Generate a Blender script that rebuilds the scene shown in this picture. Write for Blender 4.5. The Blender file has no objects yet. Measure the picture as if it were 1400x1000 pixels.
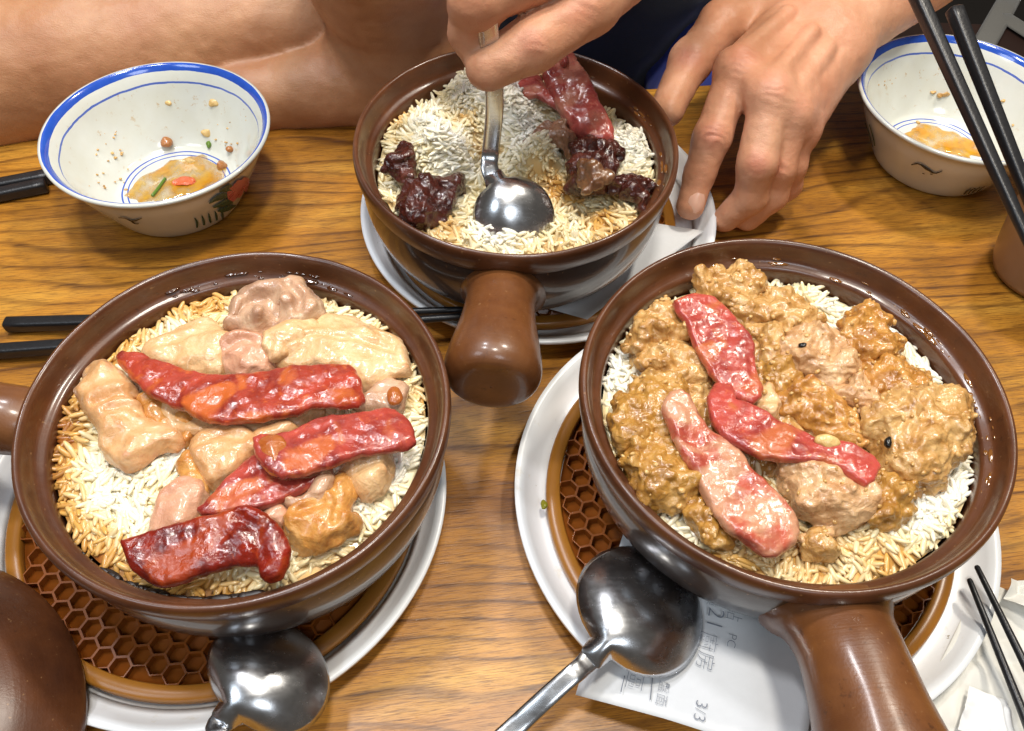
import bpy, math, random
import numpy as np
from mathutils import Matrix, Vector
rng = np.random.default_rng(7); random.seed(7)
sc = bpy.context.scene; COL = sc.collection
# ------------------------------------------------------------------ camera
PITCH, ROLL, FPX, HC = math.radians(53.27), math.radians(2.2), 1219.0, 0.439
_c, _s = math.cos(ROLL), math.sin(ROLL)
FW = np.array([0, math.cos(PITCH), -math.sin(PITCH)]); _u = np.array([0, math.sin(PITCH), math.cos(PITCH)])
RT = _c*np.array([1., 0, 0]) + _s*_u; UP = -_s*np.array([1., 0, 0]) + _c*_u
CAM = np.array([0, 0, HC])
cd = bpy.data.cameras.new('camera'); cam = bpy.data.objects.new('camera', cd); COL.objects.link(cam)
m = np.eye(4); m[:3, 0] = RT; m[:3, 1] = UP; m[:3, 2] = -FW; m[:3, 3] = CAM
cam.matrix_world = Matrix(m.tolist()); cd.sensor_fit = 'HORIZONTAL'; cd.sensor_width = 36; cd.lens = FPX*36/1400
cd.clip_start = .01; cd.clip_end = 60; sc.camera = cam
# ------------------------------------------------------------------ light
sc.view_settings.view_transform = 'Standard'; sc.view_settings.look = 'None'; sc.view_settings.exposure = 0.0
sc.render.engine = 'CYCLES'; sc.cycles.use_denoising = True; sc.cycles.max_bounces = 8
w = bpy.data.worlds.new('World'); sc.world = w; w.use_nodes = True
w.node_tree.nodes['Background'].inputs[0].default_value = (.95, .84, .72, 1); w.node_tree.nodes['Background'].inputs[1].default_value = .10
def area(name, loc, tgt, size, power, col):
    l = bpy.data.lights.new(name, 'AREA'); l.shape = 'DISK'; l.size = size; l.energy = power; l.color = col
    o = bpy.data.objects.new(name, l); COL.objects.link(o); o.location = loc
    o.rotation_euler = (Vector(tgt)-Vector(loc)).to_track_quat('-Z', 'Y').to_euler(); return o
area('ceiling_spot', (.60, .88, 1.45), (.1, .35, 0), .16, 14, (1, .92, .80))
area('ceiling_spot', (-.42, .95, 1.5), (-.1, .35, 0), .16, 7.5, (.97, .97, 1))
area('ceiling_spot', (-.46, .45, 1.5), (-.1, .35, 0), .16, 7.5, (.97, .97, 1))
area('ceiling_spot', (.10, .25, 1.75), (0, .3, 0), .22, 14, (1, .94, .84))
area('ceiling_panel', (-.95, -.30, 1.5), (-.1, .3, 0), .55, 6, (.78, .89, 1))
area('ceiling_panel', (.35, -.85, 1.6), (.1, .3, 0), .6, 7, (.86, .93, 1))

# ------------------------------------------------------------------ helpers
def at(px, py, z=0.):
    d = RT*(px-700)/FPX + UP*(500-py)/FPX + FW
    return CAM + d*((z-HC)/d[2])
def pj(P):
    d = np.asarray(P, float)-CAM; k = d@FW
    return 700+FPX*(d@RT)/k, 500-FPX*(d@UP)/k
def lin(r, g, b): return tuple(((x/255)/12.92 if x/255 <= .04045 else ((x/255+.055)/1.055)**2.4) for x in (r, g, b))
def empty(name, loc, label=None, cat=None, group=None, kind=None):
    o = bpy.data.objects.new(name, None); COL.objects.link(o); o.location = loc; o.empty_display_size = .02
    tag(o, label, cat, group, kind); return o
def tag(o, label=None, cat=None, group=None, kind=None):
    if label: o['label'] = label
    if cat: o['category'] = cat
    if group: o['group'] = group
    if kind: o['kind'] = kind
    return o
def mk(name, V, F, mat, parent=None, loc=None, smooth=True, attr=None, mi=None):
    V = np.asarray(V, float)
    base = np.array(parent.location) if parent is not None else None
    if parent is not None and parent.parent is not None: base = base+np.array(parent.parent.location)
    if parent is None:
        base = np.array(loc, float) if loc is not None else np.r_[(V[:, :2].min(0)+V[:, :2].max(0))/2, V[:, 2].min()]
    me = bpy.data.meshes.new(name)
    if isinstance(F, np.ndarray):
        n, k = F.shape
        me.vertices.add(len(V)); me.vertices.foreach_set('co', (V-base).astype(np.float32).ravel())
        me.loops.add(n*k); me.loops.foreach_set('vertex_index', F.astype(np.int32).ravel())
        me.polygons.add(n); me.polygons.foreach_set('loop_start', np.arange(0, n*k, k, dtype=np.int32))
        me.update(calc_edges=True)
    else:
        me.from_pydata((V-base).tolist(), [], [list(map(int, f)) for f in F]); me.update()
    if smooth: me.polygons.foreach_set('use_smooth', np.ones(len(me.polygons), bool))
    for mm in (mat if isinstance(mat, (list, tuple)) else [mat]): me.materials.append(mm)
    if mi is not None: me.polygons.foreach_set('material_index', np.asarray(mi, np.int32))
    if attr is not None:
        for an, av in attr.items():
            a = me.attributes.new(an, 'FLOAT', 'POINT'); a.data.foreach_set('value', np.asarray(av, np.float32))
    o = bpy.data.objects.new(name, me); COL.objects.link(o)
    if parent is not None: o.parent = parent
    else: o.location = base
    return o
def spline(P, n):
    """Catmull-Rom through rows of P, n samples."""
    P = np.asarray(P, float); L = np.r_[0, np.cumsum(np.linalg.norm(np.diff(P[:, :3], axis=0), axis=1)+1e-9)]
    t = np.linspace(0, L[-1], n); i = np.clip(np.searchsorted(L, t, 'right')-1, 0, len(P)-2)
    u = ((t-L[i])/(L[i+1]-L[i]))[:, None]
    p0, p1, p2, p3 = P[np.maximum(i-1, 0)], P[i], P[i+1], P[np.minimum(i+2, len(P)-1)]
    return .5*((2*p1)+(p2-p0)*u+(2*p0-5*p1+4*p2-p3)*u**2+(3*p1-p0-3*p2+p3)*u**3)
def gridfaces(n, k, wrap=True):
    F = []
    for i in range(n-1):
        for j in range(k if wrap else k-1):
            a, b = i*k+j, i*k+(j+1) % k
            F.append((a, b, b+k, a+k))
    return F
def lathe(prof, c, seg=96, sub=None):
    prof = np.asarray(prof, float)
    if sub: prof = spline(np.c_[prof, np.zeros(len(prof))], sub)[:, :2]
    prof[:, 0] = np.maximum(prof[:, 0], 1e-5)
    th = np.linspace(0, 2*np.pi, seg, endpoint=False)
    V = np.stack([np.stack([c[0]+r*np.cos(th), c[1]+r*np.sin(th), np.full(seg, c[2]+z)], 1) for r, z in prof]).reshape(-1, 3)
    return V, np.array(gridfaces(len(prof), seg))
def sweep(P, R, k=16, caps=True):
    """tube: P centres, R radii (n,) or (n,2) (side, normal) with reference up z."""
    P = np.asarray(P, float); n = len(P); R = np.asarray(R, float)
    if R.ndim == 1: R = np.c_[R, R]
    T = np.gradient(P, axis=0); T /= np.linalg.norm(T, axis=1)[:, None]
    up0 = np.array([0, 0, 1.]) if abs(T[:, 2]).max() < .95 else np.array([0, 1., .2])
    S = np.cross(T, up0); S /= np.linalg.norm(S, axis=1)[:, None]; N = np.cross(S, T)
    th = np.linspace(0, 2*np.pi, k, endpoint=False)
    V = (P[:, None]+S[:, None]*(R[:, 0, None]*np.cos(th))[..., None]+N[:, None]*(R[:, 1, None]*np.sin(th))[..., None]).reshape(-1, 3)
    F = gridfaces(n, k)
    if caps:
        V = np.r_[V, [P[0]], [P[-1]]]; a = n*k
        F += [(a, (j+1) % k, j) for j in range(k)]+[(a+1, (n-1)*k+j, (n-1)*k+(j+1) % k) for j in range(k)]
    return V, F
def join(*parts):
    V, F, o = [], [], 0
    for v, f in parts:
        V.append(np.asarray(v)); F += [tuple(int(x)+o for x in q) for q in f]; o += len(v)
    return np.concatenate(V), F
# --- value noise
_LAT = rng.random((32, 32, 32)).astype(np.float32)*2-1
def vnoise(P, f=1., seed=0):
    Q = np.asarray(P)*f+np.array([13.7, 5.1, 9.3])*(seed+1)
    i = np.floor(Q).astype(int); u = (Q-i).astype(np.float32); u = u*u*(3-2*u); i &= 31; j = (i+1) & 31
    x0, y0, z0 = i[..., 0], i[..., 1], i[..., 2]; x1, y1, z1 = j[..., 0], j[..., 1], j[..., 2]
    ux, uy, uz = u[..., 0], u[..., 1], u[..., 2]
    a = _LAT[x0, y0, z0]*(1-ux)+_LAT[x1, y0, z0]*ux; b = _LAT[x0, y1, z0]*(1-ux)+_LAT[x1, y1, z0]*ux
    c = _LAT[x0, y0, z1]*(1-ux)+_LAT[x1, y0, z1]*ux; d = _LAT[x0, y1, z1]*(1-ux)+_LAT[x1, y1, z1]*ux
    return (a*(1-uy)+b*uy)*(1-uz)+(c*(1-uy)+d*uy)*uz
# --- signed distance modelling
def rcone(P, a, b, ra, rb):
    a, b = np.asarray(a, float), np.asarray(b, float); ba = b-a
    h = np.clip(((P-a)@ba)/max(ba@ba, 1e-12), 0, 1)
    return np.linalg.norm(P-a-h[..., None]*ba, axis=-1)-(ra+(rb-ra)*h)
def ellip(P, c, r, R):
    q = (P-c)@R; r = np.asarray(r)
    k0 = np.linalg.norm(q/r, axis=-1); k1 = np.linalg.norm(q/r**2, axis=-1)+1e-9
    return k0*(k0-1)/k1
def smin(a, b, k):
    h = np.clip(.5+.5*(b-a)/k, 0, 1); return b*(1-h)+a*h-k*h*(1-h)
def surfnet(f, o, h):
    s = f < 0; nx, ny, nz = f.shape
    cs = [(i, j, k) for i in (0, 1) for j in (0, 1) for k in (0, 1)]
    sl = lambda a, c: a[c[0]:nx-1+c[0], c[1]:ny-1+c[1], c[2]:nz-1+c[2]]
    cnt = sum(sl(s, c).astype(np.int8) for c in cs); act = (cnt > 0) & (cnt < 8)
    I = np.argwhere(act); idx = -np.ones(act.shape, int); idx[tuple(I.T)] = np.arange(len(I))
    acc = np.zeros((len(I), 3)); num = np.zeros(len(I))
    for a in cs:
        for ax in range(3):
            if a[ax]: continue
            b = list(a); b[ax] = 1
            fa = f[I[:, 0]+a[0], I[:, 1]+a[1], I[:, 2]+a[2]]; fb = f[I[:, 0]+b[0], I[:, 1]+b[1], I[:, 2]+b[2]]
            x = (fa < 0) != (fb < 0); t = np.where(x, fa/np.where(x, fa-fb, 1), 0)
            p = np.repeat(np.array([a], float), len(I), 0); p[:, ax] += t
            acc += p*x[:, None]; num += x
    V = (I+acc/num[:, None])*h+o
    Q = []
    for ax in range(3):
        u, v = (ax+1) % 3, (ax+2) % 3
        A = [slice(None)]*3; B = [slice(None)]*3; A[ax] = slice(0, -1); B[ax] = slice(1, None)
        x = s[tuple(A)] != s[tuple(B)]
        e = np.argwhere(x); ok = (e[:, u] > 0) & (e[:, v] > 0) & (e[:, u] < f.shape[u]-1) & (e[:, v] < f.shape[v]-1); e = e[ok]
        ins = s[tuple(e.T)]
        g = []
        for du, dv in ((-1, -1), (0, -1), (0, 0), (-1, 0)):
            c = e.copy(); c[:, u] += du; c[:, v] += dv; g.append(idx[tuple(c.T)])
        q = np.stack(g, 1); q[~ins] = q[~ins][:, ::-1]; Q.append(q)
    return V, np.concatenate(Q)
def vnormals(V, F):
    n = np.cross(V[F[:, 2]]-V[F[:, 0]], V[F[:, 3]]-V[F[:, 1]]); N = np.zeros_like(V)
    for i in range(4): np.add.at(N, F[:, i], n)
    return N/(np.linalg.norm(N, axis=1)[:, None]+1e-12)
def mesh_sdf(fn, lo, hi, h, warp=0, wf=40, seed=0):
    """coarse pass first, then only the blocks the surface can cross"""
    lo = np.asarray(lo, float); B = 6; nb = np.ceil((np.asarray(hi)-lo)/(h*B)).astype(int)+1; n = nb*B
    def ev(P):
        if warp: P = P+warp*np.stack([vnoise(P, wf, seed+k)+.5*vnoise(P, wf*2.1, seed+k+5) for k in range(3)], -1)
        return fn(P)
    C = np.stack(np.meshgrid(*[lo[i]+h*B*(np.arange(nb[i])+.5) for i in range(3)], indexing='ij'), -1).reshape(-1, 3)
    fc = ev(C); act = np.abs(fc) < h*B*1.35+2*warp
    f = np.repeat(np.repeat(np.repeat(fc.reshape(nb), B, 0), B, 1), B, 2).astype(np.float32)
    o = np.stack(np.meshgrid(*[np.arange(B)]*3, indexing='ij'), -1).reshape(-1, 3)
    I = (np.argwhere(act.reshape(nb))*B)[:, None]+o[None]; I = I.reshape(-1, 3)
    f[I[:, 0], I[:, 1], I[:, 2]] = ev(lo+I*h)
    return surfnet(f, lo, h)
# ------------------------------------------------------------------ materials
class MT:
    def __init__(s, name):
        s.m = bpy.data.materials.new(name); s.m.use_nodes = True; s.t = s.m.node_tree; s.b = s.t.nodes['Principled BSDF']
    def n(s, ty, **kw):
        x = s.t.nodes.new(ty)
        for k, v in kw.items():
            if k.startswith('_'): setattr(x, k[1:], v)
            else: s.set(x, k.replace('__', ' '), v)
        return x
    def set(s, x, k, v):
        i = x.inputs[k] if not k.isdigit() else x.inputs[int(k)]
        if isinstance(v, bpy.types.NodeSocket): s.t.links.new(v, i)
        elif isinstance(v, (tuple, list)) and len(v) == 3 and i.type == 'RGBA': i.default_value = (*v, 1)
        else: i.default_value = v
    def P(s, **kw):
        for k, v in kw.items(): s.set(s.b, k.replace('__', ' '), v)
        return s
    def coord(s): return s.n('ShaderNodeTexCoord').outputs['Object']
    def mapv(s, v, scale=(1, 1, 1), loc=(0, 0, 0), rot=(0, 0, 0)):
        x = s.n('ShaderNodeMapping'); s.t.links.new(v, x.inputs[0]); x.inputs['Scale'].default_value = scale
        x.inputs['Location'].default_value = loc; x.inputs['Rotation'].default_value = rot; return x.outputs[0]
    def noise(s, v, scale, detail=3, rough=.55, dist=0.):
        x = s.n('ShaderNodeTexNoise', Scale=scale, Detail=detail, Roughness=rough, Distortion=dist); s.t.links.new(v, x.inputs['Vector']); return x.outputs['Fac']
    def voro(s, v, scale, feat='F1', out='Distance'):
        x = s.n('ShaderNodeTexVoronoi', _feature=feat, Scale=scale); s.t.links.new(v, x.inputs['Vector']); return x.outputs[out]
    def ramp(s, f, stops, interp='LINEAR'):
        x = s.n('ShaderNodeValToRGB'); s.t.links.new(f, x.inputs[0]); r = x.color_ramp; r.interpolation = interp
        while len(r.elements) < len(stops): r.elements.new(.5)
        for e, (p, c) in zip(r.elements, stops):
            e.position = p; e.color = (*c, 1) if isinstance(c, (tuple, list)) else (c, c, c, 1)
        return x.outputs[0]
    def mix(s, f, a, b, mode='MIX'):
        x = s.n('ShaderNodeMix', _data_type='RGBA', _blend_type=mode); s.set(x, '0', f); s.set(x, '6', a); s.set(x, '7', b); return x.outputs[2]
    def math(s, op, a, b=0., c=0.):
        x = s.n('ShaderNodeMath', _operation=op); s.set(x, '0', a); s.set(x, '1', b); s.set(x, '2', c); return x.outputs[0]
    def bump(s, h, strength=.3, dist=.001, nrm=None):
        x = s.n('ShaderNodeBump', Strength=strength, Distance=dist); s.t.links.new(h, x.inputs['Height'])
        if nrm is not None: s.t.links.new(nrm, x.inputs['Normal'])
        s.t.links.new(x.outputs[0], s.b.inputs['Normal']); return x.outputs[0]
    def attr(s, name): return s.n('ShaderNodeAttribute', _attribute_name=name).outputs['Fac']
def simple(name, col, rough=.4, **kw):
    t = MT(name); t.P(Base__Color=col, Roughness=rough, **kw); return t.m

def m_wood():
    t = MT('table wood'); v = t.coord()
    big = t.noise(t.mapv(v, (1.6, 5, 1)), 1.7, 2, .5)
    med = t.noise(t.mapv(v, (6, 40, 1)), 1.2, 3, .6)
    y = t.n('ShaderNodeSeparateXYZ'); t.t.links.new(v, y.inputs[0])
    d = t.math('ADD', y.outputs[1], t.math('MULTIPLY', big, .12)); d = t.math('ADD', d, t.math('MULTIPLY', med, .004))
    ring = t.math('FRACT', t.math('MULTIPLY', d, 78))
    line = t.ramp(ring, [(0, .12), (.3, 0.), (.68, .15), (.88, 1.), (.95, .7), (1., .12)])
    line = t.math('MULTIPLY', line, t.ramp(t.noise(t.mapv(v, (5, 18, 1)), 1.5, 3), [(.3, .25), (.62, 1.)]))
    pore = t.noise(t.mapv(v, (46, 520, 1)), 1, 2, .6)
    pore2 = t.noise(t.mapv(v, (70, 1500, 1)), 1, 3, .75)
    tone = t.ramp(t.noise(t.mapv(v, (2.2, 14, 1)), 1.5, 4, .6), [(.28, lin(138, 85, 22)), (.5, lin(188, 128, 42)), (.72, lin(218, 164, 68))])
    c = t.mix(t.math('MULTIPLY', line, .80), tone, lin(70, 34, 11))
    dash = t.math('MULTIPLY', t.ramp(pore, [(.54, 0.), (.68, .8)]), t.math('ADD', t.math('MULTIPLY', line, .6), .4))
    c = t.mix(dash, c, lin(60, 29, 10))
    c = t.mix(t.ramp(pore2, [(.48, 0.), (.66, .75)]), c, lin(82, 44, 16))
    kn = t.n('ShaderNodeVectorMath', _operation='DISTANCE'); t.t.links.new(t.mapv(v, (1, 1.5, 1)), kn.inputs[0]); kn.inputs[1].default_value = (KNX, KNY*1.5, 0)
    kf = t.ramp(t.math('ADD', kn.outputs['Value'], t.math('MULTIPLY', big, .03)), [(.022, .6), (.062, 0.)])
    c = t.mix(kf, c, lin(98, 56, 38))
    t.P(Base__Color=c, Roughness=t.ramp(pore2, [(.3, .30), (.8, .5)]), Specular__IOR__Level=.5, Coat__Weight=.25, Coat__Roughness=.25)
    t.bump(t.math('ADD', t.math('MULTIPLY', pore2, 1.), t.math('MULTIPLY', dash, -.8)), .25, .0006); return t.m
def m_pot(name, body=False, tone=((74, 40, 22), (102, 59, 31))):
    t = MT(name); v = t.coord(); n = t.noise(v, 35, 4, .6); f = t.noise(v, 900, 2)
    if body: c = t.mix(n, lin(40, 31, 27), lin(62, 48, 40))
    else: c = t.mix(t.ramp(n, [(.3, 0.), (.7, 1.)]), lin(*tone[0]), lin(*tone[1]))
    c = t.mix(t.ramp(t.noise(v, 160, 5, .7), [(.60, 0.), (.72, .6)]), c, lin(42, 22, 13))
    c = t.mix(t.ramp(t.noise(v, 14, 4, .6), [(.45, 0.), (.7, .45)]), c, lin(58, 32, 19))
    c = t.mix(t.ramp(t.noise(v, 420, 2, .5), [(.70, 0.), (.76, .6)]), c, lin(150, 112, 74))
    t.P(Base__Color=c, Roughness=t.ramp(t.noise(v, 60, 4), [(.3, .30), (.7, .46)]), Coat__Weight=.9 if body else .45, Coat__Roughness=.12 if body else .16, Specular__IOR__Level=.5)
    sp = t.n('ShaderNodeSeparateXYZ'); t.t.links.new(v, sp.inputs[0]); r = t.math('SQRT', t.math('ADD', t.math('POWER', sp.outputs[0], 2.), t.math('POWER', sp.outputs[1], 2.)))
    gr = t.n('ShaderNodeTexNoise', _noise_dimensions='1D', Scale=700., Detail=2.); t.t.links.new(r, gr.inputs['W'])
    t.bump(t.math('ADD', t.math('ADD', f, t.math('MULTIPLY', t.noise(v, 120, 3), 1.5)), t.math('MULTIPLY', gr.outputs[0], .9)), .14, .0005); return t.m
def m_porcelain(name, col=(232, 230, 222)):
    t = MT(name); v = t.coord()
    c = t.mix(t.ramp(t.noise(v, 45, 5, .7), [(.60, 0.), (.78, .35)]), lin(*col), lin(206, 196, 170))
    t.P(Base__Color=c, Roughness=.16, Coat__Weight=.4, Coat__Roughness=.05); return t.m
def m_plate():
    t = MT('white melamine plate'); v = t.coord()
    c = t.mix(t.ramp(t.noise(v, 60, 6, .7), [(.60, 0.), (.74, .45)]), lin(240, 242, 244), lin(206, 192, 156))
    c = t.mix(t.ramp(t.noise(v, 210, 3, .6), [(.72, 0.), (.76, .8)]), c, lin(130, 110, 66))
    t.P(Base__Color=c, Roughness=.28); return t.m
def m_bowl():
    t = MT('blue ringed porcelain'); v = t.coord(); s = t.n('ShaderNodeSeparateXYZ'); t.t.links.new(v, s.inputs[0])
    r = t.math('SQRT', t.math('ADD', t.math('POWER', s.outputs[0], 2.), t.math('POWER', s.outputs[1], 2.)))
    z = s.outputs[2]
    wob = t.math('MULTIPLY', t.math('SUBTRACT', t.noise(v, 70, 2), .5), .0008)
    r = t.math('ADD', r, wob)
    def band(x, a, b):
        return t.math('MULTIPLY', t.math('GREATER_THAN', x, a), t.math('LESS_THAN', x, b))
    inner = t.attr('inside')
    rimb = t.math('MULTIPLY', band(r, .0682, .0720), inner)
    thin = t.math('MULTIPLY', band(r, .0640, .0646), inner)
    fl = t.math('MULTIPLY', t.math('ADD', band(r, .0366, .0377), band(r, .0330, .0340)), inner)
    blue = t.math('MINIMUM', t.math('ADD', t.math('ADD', rimb, t.math('MULTIPLY', thin, .9)), t.math('MULTIPLY', fl, .95)), 1.)
    c = t.mix(t.ramp(t.noise(v, 30, 4, .6), [(.4, 0.), (.7, .5)]), lin(218, 220, 212), lin(206, 204, 186))
    sp = t.math('MULTIPLY', t.ramp(t.noise(v, 180, 4, .75), [(.60, 0.), (.70, .75)]), t.math('MULTIPLY', inner, t.math('LESS_THAN', r, .066)))
    sp = t.math('MULTIPLY', sp, t.ramp(t.noise(v, 28, 2), [(.45, 0.), (.6, 1.)]))
    c = t.mix(sp, c, lin(190, 150, 84))
    bl = t.mix(t.noise(v, 120, 2), lin(30, 70, 170), lin(52, 96, 196))
    c = t.mix(blue, c, bl)
    t.P(Base__Color=c, Roughness=.15, Coat__Weight=.5, Coat__Roughness=.04); return t.m
def m_steel():
    t = MT('stainless steel'); v = t.coord()
    a = t.noise(t.mapv(v, (160, 160, 160)), 1, 4, .7); b = t.noise(t.mapv(v, (60, 500, 500), rot=(.1, .5, -.4)), 1, 2)
    t.P(Base__Color=t.mix(a, (.50, .51, .53), (.66, .67, .69)), Metallic=1., Roughness=t.math('ADD', t.math('MULTIPLY', t.math('ADD', a, b), .12), .13)); return t.m
def m_rice():
    t = MT('cooked rice'); a = t.attr('tint'); v = t.coord()
    c = t.ramp(a, [(0, lin(247, 244, 230)), (.35, lin(240, 224, 178)), (.65, lin(218, 168, 88)), (1., lin(146, 84, 30))])
    t.P(Base__Color=c, Roughness=.30, Subsurface__Weight=.12, Subsurface__Radius=(.003, .0026, .002), Subsurface__Scale=.5, Coat__Weight=.3, Coat__Roughness=.14); return t.m
def m_meat(name, cols, spots=None, sss=.18, rough=.34, fine=700, bs=.25, coat=.5, scale=40, fib=0, wr=1.5, edge=None):
    t = MT(name); v = t.coord()
    n = t.noise(v, scale, 5, .62, .8)
    st = [(.30+.4*i/(len(cols)-1), lin(*c)) for i, c in enumerate(cols)]
    c = t.ramp(n, st)
    if spots: 
        for (col, sca, lo, hi, am) in spots: c = t.mix(t.ramp(t.noise(v, sca, 4, .65, .6), [(lo, 0.), (hi, am)]), c, lin(*col))
    if edge: c = t.mix(t.math('MULTIPLY', t.ramp(t.n('ShaderNodeNewGeometry').outputs['Pointiness'], [(.505, 0.), (.56, 1.)]), t.ramp(t.noise(v, 55, 3), [(.35, .1), (.6, edge[1])])), c, lin(*edge[0]))
    t.P(Base__Color=c, Roughness=t.ramp(t.noise(v, 90, 3), [(.35, rough-.14), (.65, rough+.12)]), Subsurface__Weight=sss, Subsurface__Radius=(.005, .003, .002), Subsurface__Scale=.5, Coat__Weight=coat, Coat__Roughness=.17)
    h = t.math('ADD', t.noise(v, fine, 4, .65), t.math('MULTIPLY', t.noise(v, fine*.3, 3), 1.6))
    if wr: h = t.math('ADD', h, t.math('MULTIPLY', t.noise(v, 105, 4, .6, 2.2), wr*2.4))
    if fib: h = t.math('ADD', h, t.math('MULTIPLY', t.noise(t.mapv(v, (60, 700, 300), rot=(0, 0, .5)), 1, 3), fib))
    t.bump(h, bs, .0018); return t.m
def m_cured(name, lean, dark, fat, fatlo, fathi):
    t = MT(name); v = t.coord()
    n = t.noise(v, 45, 3, .55, 1.2); c = t.ramp(n, [(.32, lin(*dark)), (.5, lin(*lean)), (.7, tuple(min(1, x*1.35) for x in lin(*lean)))])
    f = t.math('ADD', t.noise(t.mapv(v, (1, 1, 1), (.3, .1, .2)), 52, 2, .5, .8), t.math('MULTIPLY', t.noise(v, 230, 3), .14))
    c = t.mix(t.ramp(f, [(fatlo, 0.), (fathi, .9)]), c, lin(*fat))
    fl = t.noise(t.mapv(v, (1, 1, 1), rot=(0, 0, .6)), 260, 4, .7, .6); c = t.mix(t.ramp(fl, [(.56, 0.), (.72, .5)]), c, tuple(min(1, x*1.4) for x in lin(*fat)))
    t.P(Base__Color=c, Roughness=t.ramp(t.noise(v, 130, 3), [(.35, .16), (.65, .38)]), Subsurface__Weight=.15, Subsurface__Radius=(.006, .003, .002), Subsurface__Scale=.5, Coat__Weight=.45, Coat__Roughness=.16, Specular__IOR__Level=.5)
    h = t.math('ADD', t.noise(v, 420, 4, .65), t.math('MULTIPLY', t.noise(v, 150, 3, .6, 1.), 2.2))
    t.bump(h, .22, .0014); return t.m
def m_skin(name, a, b, red):
    t = MT(name); v = t.coord()
    c = t.mix(t.ramp(t.noise(v, 22, 4, .6), [(.3, 0.), (.7, 1.)]), lin(*a), lin(*b))
    c = t.mix(t.math('MULTIPLY', t.attr('flush'), .55), c, lin(*red))
    c = t.mix(t.ramp(t.noise(v, 480, 3, .6), [(.5, 0.), (.8, .25)]), c, lin(*red))
    c = t.mix(t.ramp(t.noise(v, 90, 4, .7), [(.5, 0.), (.8, .15)]), c, tuple(x*.6 for x in lin(*a)))
    t.P(Base__Color=c, Roughness=.44, Subsurface__Weight=.12, Subsurface__Radius=(.007, .003, .0015), Subsurface__Scale=.5, Specular__IOR__Level=.45)
    h = t.math('ADD', t.voro(v, 800, 'DISTANCE_TO_EDGE'), t.noise(v, 380, 4, .65, .5))
    h = t.math('ADD', h, t.math('MULTIPLY', t.noise(t.mapv(v, (140, 320, 200), rot=(0, 0, .35)), 1, 3, .6, 1.5), 1.6))
    t.bump(h, .20, .0009); return t.m
def m_trivet(name, col, col2):
    t = MT(name); v = t.coord(); c = t.mix(t.noise(v, 60, 3), lin(*col), lin(*col2))
    t.P(Base__Color=c, Roughness=.30, Subsurface__Weight=.15, Subsurface__Radius=(.004, .002, .0005), Subsurface__Scale=.5); return t.m
def m_chop():
    t = MT('black lacquer'); v = t.coord(); n = t.noise(v, 700, 3)
    t.P(Base__Color=t.mix(n, (.006, .006, .007), (.02, .02, .022)), Roughness=.34); t.bump(n, .25, .0006); return t.m
def m_cloth(name, col, sc_=900):
    t = MT(name); v = t.coord(); n = t.noise(v, sc_, 2); t.P(Base__Color=t.mix(n, tuple(x*.7 for x in lin(*col)), lin(*col)), Roughness=.9, Sheen__Weight=.2); t.bump(n, .3, .001); return t.m
def m_paper(name, col):
    t = MT(name); v = t.coord(); n = t.noise(v, 300, 4); t.P(Base__Color=t.mix(n, tuple(x*.93 for x in lin(*col)), lin(*col)), Roughness=.75); t.bump(n, .1, .0006); return t.m

TROT = math.radians(9.6); KNX, KNY = [float(q) for q in ((at(700, 690)-np.array([0, .3, 0]))[:2]@np.array([[math.cos(TROT), -math.sin(TROT)], [math.sin(TROT), math.cos(TROT)]]))]
WOOD = m_wood(); GLAZE = m_pot('brown glaze'); BODY = m_pot('dark fired glaze', True); PLATE = m_plate(); BOWL = m_bowl(); STEEL = m_steel()
RICE = m_rice(); CHOP = m_chop(); PAPER = m_paper('receipt paper', (228, 230, 232)); TISSUE = m_paper('tissue', (228, 226, 218))
TRIV = m_trivet('amber silicone', (122, 62, 18), (150, 84, 28)); TRIVRIM = m_trivet('amber silicone rim', (150, 96, 30), (168, 112, 44))
INK = simple('grey print', lin(122, 128, 140), .7)

# ------------------------------------------------------------------ table and room
tb = empty('table', (0, .3, 0), 'brown wooden restaurant table with long dark grain under the pots', 'table')
def rbox(lo, hi, bev=.004):
    import bmesh
    bm = bmesh.new(); bmesh.ops.create_cube(bm, size=1)
    lo, hi = np.array(lo), np.array(hi)
    for vv in bm.verts: vv.co = Vector((lo+hi)/2+np.array(vv.co)*(hi-lo))
    bmesh.ops.bevel(bm, geom=bm.edges[:], offset=bev, segments=3, affect='EDGES', profile=.5)
    V = np.array([vv.co[:] for vv in bm.verts]); F = [[x.index for x in f.verts] for f in bm.faces]; bm.free(); return V, F
def tpt(V):
    V = np.array(V, float); c_, s_ = math.cos(TROT), math.sin(TROT); V[:, :2] = V[:, :2]@np.array([[c_, s_], [-s_, c_]])+[0, .3]; return V
def tpart(name, lo, hi):
    V, F = rbox(lo, hi); o = mk(name, V+np.array([0, .3, 0]), F, WOOD, tb); o.rotation_euler.z = TROT; return o
E0 = .291   # far edge, measured across the table from its centre
tpart('tabletop', (-.90, -.44, -.032), (.90, E0, 0))
for sx in (-.82, .82):
    for sy in (-.38, E0-.07): tpart('leg', (sx-.025, sy-.025, -.74), (sx+.025, sy+.025, -.033))
fl = mk('floor', [(-4, -4, -.74), (4, -4, -.74), (4, 5, -.74), (-4, 5, -.74)], [(0, 1, 2, 3)], simple('dark floor', (.02, .017, .015), .5)); fl['kind'] = 'structure'
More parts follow.
